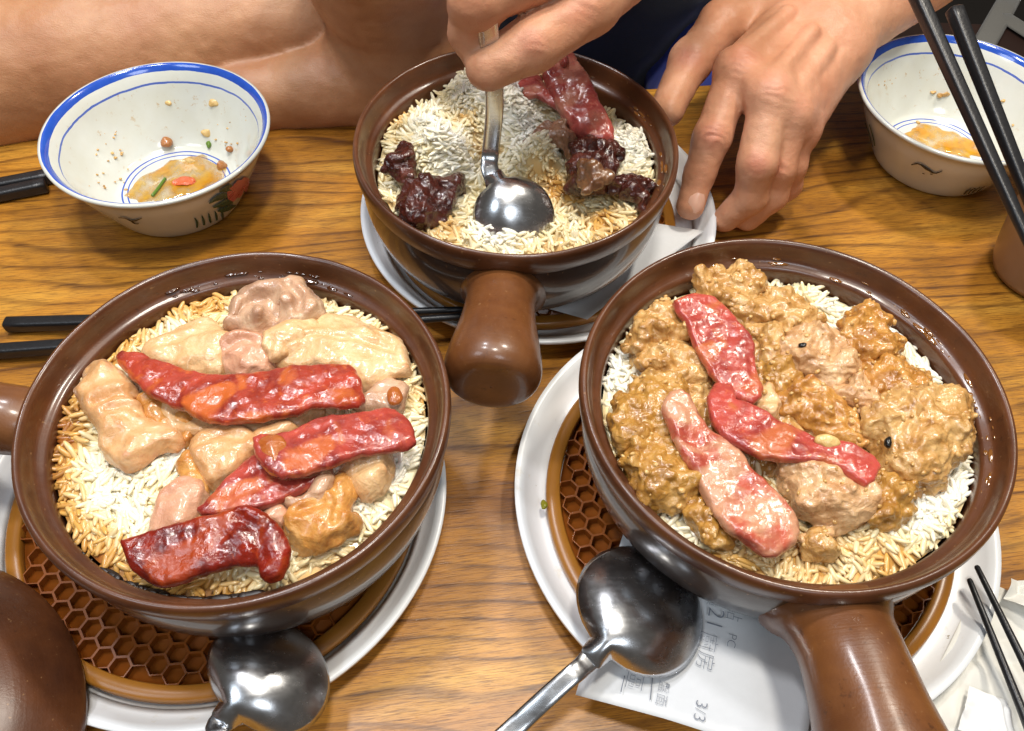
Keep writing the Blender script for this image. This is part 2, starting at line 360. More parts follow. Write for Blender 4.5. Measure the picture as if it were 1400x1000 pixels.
# bench behind the right hand side
bn = empty('bench', (.62, 1.0, -.74), 'dark wooden bench with grey straps behind the right bowl', 'bench')
DW = simple('dark stained wood', lin(48, 30, 24), .5); GS = m_cloth('grey strap', (120, 118, 112))
mk('seat', *rbox((.30, .74, -.34), (1.05, 1.2, -.29)), DW, bn)
for sx in (.34, 1.0):
    for sy in (.8, 1.15): mk('leg', *rbox((sx-.025, sy-.025, -.74), (sx+.025, sy+.025, -.342)), DW, bn)
for k, (a, b) in enumerate((((1340, 70, -.285), (1385, -10, -.285)), ((1368, 20, -.285), (1440, 66, -.285)))):
    A, B = at(*a), at(*b); mk('strap', *sweep(np.linspace(A, B, 4), np.array([[.016, .003]]*4), 8), GS, bn)

# ------------------------------------------------------------------ plates, trivets, pots
def plate(cx, cy, R, label):
    p = empty('plate', (cx, cy, 0), label, 'plate', 'white plates under the clay pots')
    k = R/.127
    b_ = R-.0155; pr = [(0, .003), (.07*k, .003), (.078*k, 0), (.084*k, .001), (b_-.006, .0028), (b_+.002, .004), (R-.003, .0135), (R, .0160), (R-.0008, .0175), (R-.0035, .0172), (b_+.005, .0092), (b_, .0063), (b_-.004, .006), (0, .006)]
    mk('dish', *lathe(pr, (cx, cy, .0005), 128, 70), PLATE, p); return p
PLATE_Z = .0065
def trivet(cx, cy, R, rot, label):
    z0 = PLATE_Z+.0006
    t = empty('trivet', (cx, cy, z0), label, 'trivet', 'honeycomb trivets under the clay pots')
    h = .007; ri = R-.0075
    mk('rim', *lathe([(ri, .0005), (R-.001, 0), (R, .001), (R, h-.001), (R-.001, h), (ri+.0008, h), (ri, h-.0008), (ri, .0006)], (cx, cy, z0), 128), TRIVRIM, t)
    mk('base', *lathe([(.0, .0016), (ri-.0003, .0016), (ri-.0003, .0005), (0, .0005)], (cx, cy, z0), 64), TRIV, t)
    a = .0057; V = []; F = []; wall = .00065
    for i in range(-15, 16):
        for j in range(-15, 16):
            x = a*1.5*i; y = a*math.sqrt(3)*(j+.5*(i % 2))
            if math.hypot(x, y) > ri-.002: continue
            b = len(V)
            for rr, zz in ((a, h-.0008), (a-wall*1.0, h-.0008), (a-wall*1.5, .0014)):
                for q in range(6):
                    th = q*math.pi/3; px, py = x+rr*math.cos(th), y+rr*math.sin(th)
                    d = math.hypot(px, py)
                    if d > ri+.002: px, py = px*(ri+.002)/d, py*(ri+.002)/d
                    c_, s_ = math.cos(rot), math.sin(rot)
                    V.append((cx+c_*px-s_*py, cy+s_*px+c_*py, z0+zz))
            for q in range(6):
                r = (q+1) % 6
                F += [(b+q, b+r, b+6+r, b+6+q), (b+6+q, b+6+r, b+12+r, b+12+q)]
    mk('honeycomb', V, F, TRIV, t, smooth=False); return t
PROF_OUT = [(0, .0), (.060, 0), (.066, .0015), (.080, .009), (.0905, .022), (.0955, .038), (.0965, .050), (.0955, .0585)]
PROF_RIM = [(.0955, .0585), (.0972, .0603), (.0990, .0645), (.1000, .0695), (.1000, .0732), (.0994, .0757), (.0984, .0769), (.0973, .0768), (.0963, .0755), (.0954, .0725), (.0946, .0690), (.0936, .0662), (.0924, .0648), (.0910, .0642), (.0898, .0639), (.0889, .0630), (.0884, .0605), (.0881, .054), (.0872, .044), (.081, .016), (.06, .008), (0, .008)]
POT_Z = .0145; RIMZ = POT_Z+.0775
POTS = dict(L=((-.1279, .2302), .1000), R=((.1365, .2508), .1037), B=((-.0027, .4298), .098))
HGLAZE = m_pot('handle glaze', tone=((98, 56, 27), (128, 80, 40)))
def pot(key, hdir, label, hl=.085, hr=.0185, hz=.052):
    (cx, cy), R = POTS[key]; k = R/.1
    p = empty('clay_pot', (cx, cy, POT_Z), label, 'clay pot', 'brown clay rice pots')
    sc_ = lambda pr: [(r*k, z) for r, z in pr]
    mk('pot_body', *lathe(sc_(PROF_OUT), (cx, cy, POT_Z), 160, 40), BODY, p)
    V, F = lathe(sc_(PROF_RIM), (cx, cy, POT_Z), 160, 90)
    V[:, 2] += .0004*vnoise(V, 60, 3); mk('rim', V, F, GLAZE, p)
    d = np.array([hdir[0], hdir[1], 0.]); d /= np.linalg.norm(d); s0 = .0905*k
    C = np.array([cx, cy, POT_Z])
    # hollow stub handle: flared root, slim neck, swelling end with a rounded blind face
    st = [(0, hr*1.30, .0375), (.004, hr*1.22, .041), (.010, hr*1.05, .046), (.022, hr*.98, hz), (.04, hr*1.04, hz+.002), (.06, hr*1.20, hz+.003), (.074, hr*1.30, hz+.003), (.082, hr*1.27, hz+.003), (.0875, hr*1.10, hz+.003), (.0895, hr*.85, hz+.003), (.0895, hr*.4, hz+.003), (.0893, hr*.02, hz+.003)]
    st = np.array([(x*hl/.0895, r, z) for x, r, z in st])
    S = spline(np.c_[st[:, 0], st[:, 1], st[:, 2]], 64)
    P = C+d*(s0+S[:, :1])+np.c_[np.zeros(64), np.zeros(64), S[:, 2]]
    side = np.cross(d, [0, 0, 1]); th = np.linspace(0, 2*np.pi, 40, endpoint=False)
    V = (P[:, None]+np.maximum(S[:, 1], 1e-4)[:, None, None]*(side*np.cos(th)[:, None]*1.04+np.array([0, 0, 1])*np.sin(th)[:, None])).reshape(-1, 3)
    V += .0005*vnoise(V, 55, 9)[:, None]*np.array([0, 0, 1])
    mk('handle', V, np.array(gridfaces(64, 40)), HGLAZE, p)
    return p
plate(-.155, .2235, .1235, 'white plate under the clay pot topped with pale chicken'); trivet(-.154, .2235, .1065, .1, 'brown honeycomb trivet under the pot of pale chicken')
plate(.132, .2370, .1290, 'white plate under the clay pot of saucy brown meat'); trivet(.130, .2355, .1090, .25, 'brown honeycomb trivet under the pot of saucy brown meat')
plate(.0140, .4530, .1215, 'white plate under the clay pot being stirred'); trivet(.010, .4470, .0975, .0, 'brown honeycomb trivet under the pot being stirred')
pot('L', (-1, .02), 'brown clay pot of pale chicken and four red cured meat slices', .085, .0170)
pot('R', (.10, -1), 'brown clay pot of saucy brown meat and three cured meat slices', .105, .0220)
pot('B', (-.045, -1), 'brown clay pot of rice being stirred with a spoon', .080, .0188)

def drops(key, n, a0, a1, mat, label, seed, rz=((.0905, .0641), (.0915, .0644), (.0925, .0649), (.0938, .0668))):
    (cx, cy), R = POTS[key]; r_ = np.random.default_rng(seed); parts = []; k = R/.1
    u, w_ = 6, 10; S = np.array([[math.sin(a)*math.cos(b), math.sin(a)*math.sin(b), math.cos(a)] for a in np.linspace(0, np.pi, u) for b in np.linspace(0, 2*np.pi, w_, endpoint=False)])
    for _ in range(n):
        an = math.radians(r_.uniform(a0, a1)); rr, zz = rz[r_.integers(len(rz))]
        q = np.array([cx+rr*k*math.cos(an), cy+rr*k*math.sin(an), POT_Z+zz]); r = .0004+.0016*r_.random()**2.2; st = r_.uniform(1, 3.6)
        e = np.array([-math.sin(an), math.cos(an), 0]); o = np.array([math.cos(an), math.sin(an), 0])
        parts.append((q+S[:, :1]*e*r*st+S[:, 1:2]*o*r+S[:, 2:]*np.array([0, 0, 1])*r*.35, gridfaces(u, w_)))
    return tag(mk('sauce_drops', *join(*parts), mat), label, 'sauce', kind='stuff')
SAUCE = simple('soy drops', lin(70, 36, 14), .08, Coat__Weight=1.); SAUCE2 = simple('oil drops', lin(120, 76, 34), .06, Coat__Weight=1.)
drops('L', 34, 60, 130, SAUCE, 'dark sauce drops drying on the far ledge of the chicken pot', 1)
drops('R', 44, -30, 110, SAUCE2, 'oily drops beaded along the right ledge of the saucy meat pot', 2)
drops('L', 60, 232, 285, simple('burnt crust', (.012, .006, .004), .4), 'burnt black crust on the front wall of the chicken pot', 4, [(.0882, .0608), (.0884, .0618), (.0888, .0630)])
drops('B', 22, -20, 60, SAUCE2, 'oily drops on the right ledge of the pot being stirred', 3)
# lid, bottom left
lc = (-.279, .082)
ld = empty('pot_lid', (lc[0], lc[1], .012), 'domed brown clay lid at the edge of the chicken pot plate', 'lid')
LID = m_pot('lid glaze'); LID.node_tree.nodes['Principled BSDF'].inputs['Coat Roughness'].default_value = .30
mk('dome', *lathe([(.0, .042), (.03, .0405), (.055, .0355), (.076, .026), (.090, .013), (.0965, .004), (.0975, .001), (.0965, -.001), (.093, .001), (.088, .010), (.055, .032), (0, .038)], (lc[0], lc[1], .018), 128, 70), LID, ld)
mk('knob', *lathe([(.0, .066), (.012, .065), (.016, .060), (.012, .050), (.010, .040)], (lc[0], lc[1], .018), 48, 30), LID, ld)

# ------------------------------------------------------------------ bowls
BPROF = [(0, .002), (.036, .002), (.040, .0), (.0445, .0005), (.0475, .004), (.056, .020), (.064, .036), (.0690, .0475), (.0725, .0525), (.0742, .0545), (.0735, .0560), (.0715, .0560), (.0690, .0535), (.0650, .0470), (.0600, .036), (.052, .020), (.044, .0085), (.038, .0055), (.02, .005), (0, .005)]
def bowl(cx, cy, label):
    b = empty('rice_bowl', (cx, cy, 0), label, 'bowl', 'blue rimmed porcelain bowls')
    V, F = lathe(BPROF, (cx, cy, .0005), 128, 110)
    ins = np.zeros(len(V)); ins[128*int(110*.515):] = 1
    mk('porcelain', V, F, BOWL, b, attr={'inside': ins}); return b
BL, BR = (-.2404, .4690), (.3122, .5398)
bwl = bowl(*BL, 'blue rimmed white bowl with orange scraps and yellow soup left inside')
bwr = bowl(*BR, 'blue rimmed white bowl behind the two crossing black chopsticks')
def outer(c, th, t):
    """point on the outside of a bowl: angle th, height t 0..1, lifted off the glaze"""
    r = np.interp(t, [0, .1, .38, .66, .86], [.0463, .0490, .0566, .0645, .0695]); z = np.interp(t, [0, .1, .38, .66, .86], [.003, .0060, .0205, .0365, .0480])
    r = r+.0005
    return np.stack([c[0]+r*np.cos(th), c[1]+r*np.sin(th), z+0*r], -1)
def find(c, px, py):
    T, U = np.meshgrid(np.linspace(-np.pi, 0, 240), np.linspace(0, .86, 60)); P = outer(c, T, U); x, y = pj(P.reshape(-1, 3))
    i = np.argmin((x-px)**2+(y-py)**2); return T.ravel()[i], U.ravel()[i]
def paint(b, c, name, strokes, mat):
    parts = []
    for st in strokes:
        A = np.array([[*find(c, q[0], q[1]), q[2]] for q in st]); S = spline(np.c_[A[:, :2], A[:, 2]], 10)
        P = outer(c, S[:, 0], S[:, 1]); T = np.gradient(P, axis=0); T /= np.linalg.norm(T, axis=1)[:, None]+1e-9
        N = np.stack([np.cos(S[:, 0]), np.sin(S[:, 0]), -.45+0*S[:, 0]], 1); N /= np.linalg.norm(N, axis=1)[:, None]; D = np.cross(N, T)
        rows = [P+D*(S[:, 2]*e)[:, None]+N*(.0003*(1-abs(e)))-N*.0001 for e in (-1, -.5, 0, .5, 1)]
        parts.append((np.stack(rows, 1).reshape(-1, 3), gridfaces(10, 5, False)))
    mk(name, *join(*parts), mat, b)
GREEN = simple('painted green', lin(48, 84, 66), .25); PINK = m_meat('painted pink', [(176, 60, 84), (206, 104, 118)], sss=0, bs=0, scale=120); BLK = simple('painted black', lin(38, 34, 30), .25)
paint(bwl, BL, 'painted_leaves', [[(286, 279, .001), (300, 270, .004), (312, 270, .001)], [(292, 284, .001), (306, 279, .004), (318, 278, .001)], [(300, 262, .001), (310, 258, .0035), (318, 262, .0008)], [(298, 288, .001), (310, 286, .003), (322, 282, .001)]], GREEN)
paint(bwl, BL, 'painted_flower', [[(314, 258, .002), (320, 264, .0055), (322, 274, .002)], [(322, 250, .002), (328, 258, .006), (330, 268, .002)], [(332, 244, .001), (336, 252, .004), (336, 262, .001)]], PINK)
paint(bwl, BL, 'painted_grass', [[(x, 312-(x-268)*.35, .0007), (x-1, 306-(x-268)*.35, .0008), (x-3, 299-(x-268)*.35, .0003)] for x in (270, 279, 288, 297, 305)], GREEN)
paint(bwl, BL, 'painted_bird', [[(162, 298, .0004), (172, 299, .001), (180, 303, .0012), (194, 299, .0003)], [(178, 301, .0009), (184, 306, .0011), (190, 306, .0004)]], BLK)
paint(bwr, BR, 'painted_bird', [[(1246, 226, .0004), (1256, 224, .0008), (1266, 231, .0013), (1278, 237, .0008), (1288, 234, .0003)], [(1262, 228, .0009), (1268, 232, .0012), (1273, 235, .0005)], [(1261, 237, .0006), (1264, 239, .0005)], [(1272, 239, .0006), (1275, 240, .0005)]], BLK)
paint(bwr, BR, 'painted_leaves', [[(1183, 168, .0008), (1188, 182, .0014), (1193, 201, .001)], [(1188, 170, .0008), (1193, 186, .0012), (1196, 200, .0008)]], GREEN)
paint(bwr, BR, 'painted_grass', [[(1318+6*i, 266-i, .0006), (1322+6*i, 262-i, .0007), (1328+6*i, 258-i, .0003)] for i in range(4)], BLK)
# remnants inside
def lump(c, r, seed, h=None, squash=(1, 1, .7)):
    c = np.array(c, float); h = h or r/7; s = np.array(squash)
    V, F = mesh_sdf(lambda P: np.linalg.norm((P-c)/s, axis=-1)-r, c-r*1.5, c+r*1.5, h, r*.35, .6/r, seed); return V, F
def bowl_in(c, px, py):
    """point on the inner face of a bowl under a pixel"""
    T, U = np.meshgrid(np.linspace(0, 2*np.pi, 400), np.linspace(0, 1, 120)); r = np.interp(U, [0, .45, .55, .75, 1], [0, .036, .044, .054, .069]); z = np.interp(U, [0, .45, .55, .75, 1], [.0055, .0058, .0095, .0235, .0535])
    P = np.stack([c[0]+r*np.cos(T), c[1]+r*np.sin(T), z], -1).reshape(-1, 3); x, y = pj(P); return P[np.argmin((x-px)**2+(y-py)**2)]
OIL = MT('oily soup'); ov = OIL.coord(); OIL.P(Alpha=OIL.ramp(OIL.noise(ov, 75, 4, .6), [(.32, .2), (.60, .95)]), Base__Color=OIL.mix(OIL.ramp(OIL.noise(ov, 60, 3), [(.35, 0.), (.65, 1.)]), lin(210, 168, 66), lin(198, 134, 10)), Roughness=.06, Coat__Weight=.6); OIL = OIL.m
ORNG = m_meat('orange crumb', [(150, 84, 30), (190, 124, 56)], fine=900, sss=0); TANC = m_meat('tan crumb', [(150, 104, 50), (200, 156, 88), (220, 184, 120)], sss=0, scale=200, bs=.1); CARR = m_meat('carrot', [(214, 78, 34), (232, 120, 60)], sss=.4); GRN = simple('green scallion', lin(96, 128, 40), .3); YEL = m_meat('garlic crumb', [(214, 170, 96), (232, 204, 140)])
def puddle(name, c, pts, z, mat, label, cat):
    ctr = np.mean([at(*p, z) for p in pts], 0); n = 48; th = np.linspace(0, 2*np.pi, n, endpoint=False)
    A = spline(np.array([at(*p, z) for p in pts+[pts[0]]]), n+1)[:-1]
    A = ctr+(A-ctr)*(1+.16*vnoise(A, 130, 3)+.1*vnoise(A, 330, 4))[:, None]
    rows = [ctr+(A-ctr)*s for s in (.02, .5, .85, .97, 1.0)]; zz = (.0012, .0012, .0010, .0006, 0)
    V = np.concatenate([r+np.array([0, 0, q]) for r, q in zip(rows, zz)]); return tag(mk(name, V, np.array(gridfaces(5, n)), mat), label, cat)
puddle('soup_residue', BL, [(170, 268), (196, 244), (232, 222), (268, 214), (300, 228), (308, 246), (286, 262), (246, 272), (205, 276)], .0058, OIL, 'yellow oily soup left on the floor of the left bowl', 'soup')
puddle('soup_residue', BR, [(1240, 186), (1262, 172), (1300, 178), (1332, 196), (1344, 214), (1318, 214), (1280, 206), (1252, 198)], .0058, OIL, 'thin amber soup left on the floor of the bowl beneath the chopsticks', 'soup')
def crumbs(name, c, items, label, seed):
    parts = []; 
    for i, (px, py, r) in enumerate(items): parts.append(lump(bowl_in(c, px, py)+np.array([0, 0, r*.2]), r, seed+i, r/5, (ra.uniform(.7, 1.5), ra.uniform(.5, 1), ra.uniform(.4, .8))))
    return tag(mk(name, *join(*parts), TANC), label, 'food scraps', kind='stuff')
for (px, py, r, lb) in ((230, 198, .0042, 'largest orange crumb stuck on the back wall of the left bowl'), (304, 229, .0036, 'orange crumb at the right end of the yellow soup in the left bowl'), (314, 207, .0026, 'small orange crumb on the right wall of the left bowl')):
    p = bowl_in(BL, px, py); tag(mk('food_crumb', *lump(p+np.array([0, 0, r*.5]), r, px, squash=(1, 1, .85)), ORNG), lb, 'crumb', 'orange crumbs in the left bowl')
p = bowl_in(BL, 250, 250); tag(mk('carrot_slice', *lump(p+np.array([0, 0, .0014]), .010, 3, .0010, (1, .55, .13)), CARR), 'bright orange carrot slice in the yellow soup of the left bowl', 'carrot')
A = np.array([at(208, 268, .0078), at(216, 258, .008), at(226, 244, .0078)]); tag(mk('scallion_strip', *sweep(spline(A, 10), np.full(10, .0011), 8), GRN), 'thin green scallion strip lying in the yellow soup', 'scallion')
A = bowl_in(BL, 285, 198); tag(mk('scallion_piece', *lump(A, .003, 8, squash=(.6, 1, .8)), GRN), 'small green scallion bit under the pale seed on the bowl wall', 'scallion')
for i, (px, py, r, lb) in enumerate(((281, 182, .0042, 'pale seed with a dark tip on the left bowl back wall'), (294, 140, .0040, 'pale garlic flake high on the left bowl back wall'), (229, 143, .0026, 'small tan crumb high on the left bowl back wall'), (262, 222, .004, 'pale garlic piece at the back of the yellow soup'))):
    p = bowl_in(BL, px, py); tag(mk('garlic_bit', *lump(p, r, i+20, squash=(1, .55, .8)), YEL), lb, 'garlic', 'pale bits in the left bowl')
ra = np.random.default_rng(5)
crumbs('food_scraps', BL, [(ra.uniform(120, 175), ra.uniform(180, 260), ra.uniform(.0006, .0013)) for _ in range(26)]+[(ra.uniform(290, 345), ra.uniform(140, 200), ra.uniform(.0004, .001)) for _ in range(16)], 'tiny tan crumbs stuck to the inside of the left bowl', 50)
crumbs('food_scraps', BR, [(ra.uniform(1195, 1225), ra.uniform(105, 135), ra.uniform(.0006, .0011)) for _ in range(6)]+[(1256, 168, .0022), (1285, 132, .0030), (1293, 130, .0026), (1276, 126, .0018), (1374, 138, .002), (1386, 172, .002)], 'few tan crumbs stuck to the inside of the right bowl', 90)

tag(mk('scallion_bit', *lump(at(743, 691, .0165), .0024, 31, .0005, (.8, 1.2, .6)), simple('olive scallion', lin(132, 128, 34), .3)), 'olive green speck on the left rim of the right plate', 'scallion')
# cup at the right edge
cc = at(1452, 330, .03)
cp = empty('tea_cup', (cc[0], cc[1], 0), 'brown stoneware cup at the right edge of the table', 'cup')
mk('cup_body', *lathe([(0, .002), (.026, .002), (.030, .001), (.033, .006), (.0365, .03), (.0385, .06), (.0390, .080), (.0380, .0815), (.0365, .080), (.035, .06), (.032, .01), (0, .008)], (cc[0], cc[1], .0005), 96, 60), simple('tan stoneware', lin(150, 116, 84), .35, Coat__Weight=.3), cp)

# ------------------------------------------------------------------ chopsticks
def chopstick(A, B, ra, rb, label, group):
    """square handle A -> round tip B"""
    A, B = np.array(A), np.array(B); n = 26; t = np.linspace(0, 1, n); d = (B-A)/np.linalg.norm(B-A)
    up0 = np.array([0, 0, 1.]); S = np.cross(d, up0); S /= np.linalg.norm(S); N = np.cross(S, d)
    k = 24; th = np.linspace(0, 2*np.pi, k, endpoint=False)+math.pi/8; V = []
    tt = np.r_[0, 0, .004, t[1:-1], .996, 1, 1]
    sh = np.r_[0, .8, 1, np.ones(n-2), 1, .75, 0]
    for q, s in zip(tt, sh):
        r = (ra+(rb-ra)*q)*s; e = 8*(1-q)+2*q if q < .6 else max(2, 8*(1-q))
        e = 5.0 if q < .55 else max(2., 5-(q-.55)*20)
        c_, s_ = np.cos(th), np.sin(th); f = (abs(c_)**e+abs(s_)**e)**(-1/e)
        V.append(A+(B-A)*q+r*f[:, None]*(S*c_[:, None]+N*s_[:, None]))
    o = mk('chopstick', np.concatenate(V), np.array(gridfaces(len(tt), k)), CHOP); tag(o, label, 'chopstick', group); return o
G = 'black chopsticks on the table'
chopstick(at(8, 444, .0052), at(634, 424, .0275), .0042, .0022, 'upper black chopstick passing behind the chicken pot onto the back plate', G)
chopstick(at(-38, 483, .0052), at(632, 433, .0280), .0042, .0022, 'lower black chopstick reaching in from the left edge behind the chicken pot', G)
chopstick(at(72, 240, .0052), at(-420, 330, .0052), .0046, .0024, 'upper black chopstick lying beside the left bowl under the forearm', G)
chopstick(at(64, 253, .0052), at(-420, 352, .0052), .0046, .0024, 'lower black chopstick lying beside the left bowl at the table edge', G)
P0, P1 = at(1250, -14, .150), at(1400, 317, .093); chopstick(P0, P0+(P1-P0)*1.45, .0044, .0026, 'black chopstick above the right bowl with its top end out of view', G)
P0, P1 = at(1304, 12, .150), at(1400, 254, .104); chopstick(P0, P0+(P1-P0)*1.75, .0044, .0026, 'black chopstick above the right bowl showing its square top end', G)
P0, P1 = at(1325, 792, .021), at(1410, 1003, .0245); chopstick(P0+(P1-P0)*3., P0, .0040, .0014, 'lower black chopstick with its tip on the right plate', G)
P0, P1 = at(1335, 774, .021), at(1404, 914, .0265); chopstick(P0+(P1-P0)*4., P0, .0040, .0014, 'upper black chopstick with its tip on the right plate', G)

# ------------------------------------------------------------------ spoons
def spoon(Wd, Ld, D, frame, hpts, label, hw=(.0056, .0046, .0048, .0062)):
    """egg shaped bowl, convex side along -frame z; frame=(origin at neck, x towards the tip, z); hpts handle way points from the neck"""
    o, X, Z = [np.array(q, float) for q in frame]; X /= np.linalg.norm(X); Y = np.cross(Z, X); Y /= np.linalg.norm(Y); Z = np.cross(X, Y)
    root = empty('spoon', tuple(o), label, 'spoon', 'steel spoons')
    nu, nv = 40, 33; u = (1-np.cos(np.linspace(0, np.pi, nu)))/2; v = np.linspace(-1, 1, nv)
    uu = np.clip((u-.13)/.87, 0, 1)**.88; wid = Wd/2*np.sqrt(np.clip(1-(2*uu-1)**2, 0, 1)); wid = np.where(u < .6, -smin(-wid, -hw[0]*.95+0*u, .016), wid); wid = np.where(u < .14, hw[0]*.95+(wid-hw[0]*.95)*(u/.14)**2, wid)
    dep = D*(np.sin(np.pi*np.clip(u, 0, 1)**.80)**.9+.06*(1-u)**3)
    def shell(off):
        Xc = u[:, None]*Ld+0*v; Yc = wid[:, None]*v; Zc = -dep[:, None]*(1-np.abs(v)**2.3)
        P = np.stack([Xc, Yc, Zc], -1)
        if off:
            du = np.gradient(P, axis=0); dv = np.gradient(P, axis=1); nrm = np.cross(du, dv); nrm /= np.linalg.norm(nrm, axis=-1, keepdims=True)+1e-12; P = P-nrm*off
        return P.reshape(-1, 3)
    V = np.r_[shell(0), shell(.0009)]; n = nu*nv; F = [f for f in gridfaces(nu, nv, False)]+[tuple(x+n for x in f[::-1]) for f in gridfaces(nu, nv, False)]
    edge = [i*nv for i in range(nu)]+[(nu-1)*nv+j for j in range(1, nv)]+[i*nv+nv-1 for i in range(nu-2, -1, -1)]+[j for j in range(nv-2, 0, -1)]
    for a, b in zip(edge, edge[1:]+edge[:1]): F.append((a, b, b+n, a+n))
    V = o+V[:, :1]*X+V[:, 1:2]*Y+V[:, 2:]*Z
    mk('spoon_bowl', V, F, STEEL, root)
    H = spline(np.array(hpts, float), 40); L = np.r_[0, np.cumsum(np.linalg.norm(np.diff(H, axis=0), axis=1))]; L /= max(L[-1], 1e-9)
    ws = np.interp(L, [0, .12, .5, 1], hw); ts = np.interp(L, [0, .03, .15, 1], [.0003, .0010, .0016, .0013])
    T = np.gradient(H, axis=0); T /= np.linalg.norm(T, axis=1)[:, None]; B = np.cross(T, Z); B /= np.linalg.norm(B, axis=1)[:, None]; N = np.cross(B, T)
    th = np.linspace(0, 2*np.pi, 16, endpoint=False); c_, s_ = np.cos(th), np.sin(th); f = (abs(c_)**4+abs(s_)**4)**(-.25)
    Vh = (H[:, None]+B[:, None]*(ws[:, None]*c_*f)[..., None]+N[:, None]*(ts[:, None]*s_*f)[..., None]).reshape(-1, 3)
    mk('spoon_handle', Vh, gridfaces(40, 16)+[tuple(range(15, -1, -1)), tuple(range(39*16, 40*16))], STEEL, root); return root
# spoon on the right plate: lies face down, bowl on the receipt, handle to the lower left
a, b = at(806, 902, .036), at(908, 800, .026); X = b-a; L = np.linalg.norm(X)*1.22
spoon(.064, L, .0130, (a, X, (0, .25, -1)), [a+X*.10, a-X*.10, at(786, 920, .038), at(750, 952, .034), at(692, 1006, .026), at(560, 1130, .02)], 'steel spoon lying face down on the receipt')
a, b = at(302, 988, .036), at(408, 884, .028); X = b-a; L = np.linalg.norm(X)*1.12
spoon(.059, L, .0120, (a, X, (0, .25, -1)), [a+X*.10, a-X*.05, at(298, 1006, .038), at(292, 1035, .036), at(240, 1180, .03)], 'steel spoon lying face down on the chicken pot plate')
# stirring spoon
a, b = at(673, 238, .092), at(722, 334, .068); X = b-a
hp = [a+X*.10, a-X*.08, at(671, 205, .101), at(676, 150, .13), at(674, 100, .155), at(668, 48, .178), at(662, 0, .197)]
spoon(.046, np.linalg.norm(X)*1.14, .0105, (a, X, (.0, .45, -1)), hp, 'steel spoon stirring the rice in the back pot', (.0054, .0050, .0050, .0055))

# ------------------------------------------------------------------ receipts and napkins
def sheet(name, quad, n, zf, mat, label, cat, th=.00018):
    q = [np.array(p, float) for p in quad]; V = []
    for i in range(n):
        for j in range(n):
            u, v = i/(n-1), j/(n-1); P = (q[0]*(1-u)+q[1]*u)*(1-v)+(q[3]*(1-u)+q[2]*u)*v; P = P+np.array([0, 0, zf(u, v, P)]); V.append(P)
    V = np.array(V); F = gridfaces(n, n, False); k = n*n
    V2 = np.r_[V, V-[0, 0, th]]; F2 = F+[tuple(x+k for x in f[::-1]) for f in F]
    e = [i*n for i in range(n)]+[(n-1)*n+j for j in range(1, n)]+[i*n+n-1 for i in range(n-2, -1, -1)]+list(range(n-2, 0, -1))
    F2 += [(x, y, y+k, x+k) for x, y in zip(e, e[1:]+e[:1])]
    return tag(mk(name, V2, F2, mat), label, cat)
RZ = .0205
q0, q1 = at(788, 946, RZ), at(856, 716, RZ); ex = at(1100, 1044, RZ)-q0
rec = sheet('receipt', [q0, q0+ex, q1+ex, q1], 24, lambda u, v, P: .0012*math.sin(4*u+2*v)-.008*max(0, .25-v)*max(0, .4-u)*6, PAPER, 'printed white receipt under the spoon and the right pot', 'receipt')
RX = ex/np.linalg.norm(ex); RY = (q1-q0); RY -= RX*(RY@RX); RY /= np.linalg.norm(RY)
def text(body, px, py, size, par, vx, vy, z, name='printed_text', ang=0):
    c = bpy.data.curves.new(name, 'FONT'); c.body = body; c.size = size*.92; c.offset = -.018*size; c.align_x = 'CENTER'; c.align_y = 'CENTER'; c.materials.append(INK)
    tmp = bpy.data.objects.new(name, c); COL.objects.link(tmp); bpy.context.view_layer.update(); me = bpy.data.meshes.new_from_object(tmp.evaluated_get(bpy.context.evaluated_depsgraph_get())); bpy.data.objects.remove(tmp); o = bpy.data.objects.new(name, me); COL.objects.link(o); p = at(px, py, z)
    vx = np.array(vx); vy = np.array(vy); n = np.cross(vx, vy)
    M = np.eye(4); M[:3, 0] = vx; M[:3, 1] = vy; M[:3, 2] = n; M[:3, 3] = p-np.array(par.location); o.parent = par; o.matrix_local = Matrix(M.tolist()); return o
TX, TY = -RY, RX   # lines of print read down the slip, glyph tops to the right
TZ = RZ+.0022
for bd, px, py, s_ in (('21', 977, 846, .0125), ('廚房', 965, 890, .0105), ('3/3', 957, 972, .0085), ('點', 1003, 838, .0095), ('PC', 1000, 876, .0065), ('區', 866, 930, .0105), ('盤面', 905, 948, .0065), ('桌', 972, 822, .006)):
    text(bd, px, py, s_, rec, TX, TY, TZ)
for (a_, b_) in (((854, 924), (849, 946)), ((894, 912), (889, 957))):
    A, B = at(*a_, TZ), at(*b_, TZ); mk('printed_line', *sweep(np.linspace(A, B, 3), np.array([[.0002, .00005]]*3), 6), INK, rec)
RB = .0150
sheet('receipt', [at(735, 418, RB), at(803, 437, RB), at(962, 315, RB), at(893, 304, RB)], 10, lambda u, v, P: .0006*math.sin(5*v), PAPER, 'blank white paper slip under the back pot being stirred', 'paper slip')
def crumple(amp, f, sd):
    return lambda u, v, P: amp*(.6+float(abs(vnoise(P[None], f, sd)[0])+.5*abs(vnoise(P[None], f*2.3, sd+1)[0])))
sheet('napkin', [at(1225, 1010, .001), at(1330, 805, .001), at(1480, 840, .001), at(1440, 1060, .001)], 72, crumple(.008, 34, 4), TISSUE, 'wrinkled white napkin spread under the right plate edge', 'napkin')
sheet('napkin', [at(1306, 1000, .0115), at(1322, 940, .0115), at(1372, 962, .0115), at(1392, 1030, .0115)], 56, crumple(.0028, 110, 8), m_paper('tissue scrap', (240, 240, 238)), 'small crumpled tissue scrap below the tips of the right chopsticks', 'tissue')
sheet('napkin', [at(1362, 828, .006), at(1372, 800, .006), at(1440, 806, .006), at(1440, 872, .006)], 56, crumple(.008, 62, 11), TISSUE, 'crumpled tissue ball at the right edge beside the plate', 'tissue')

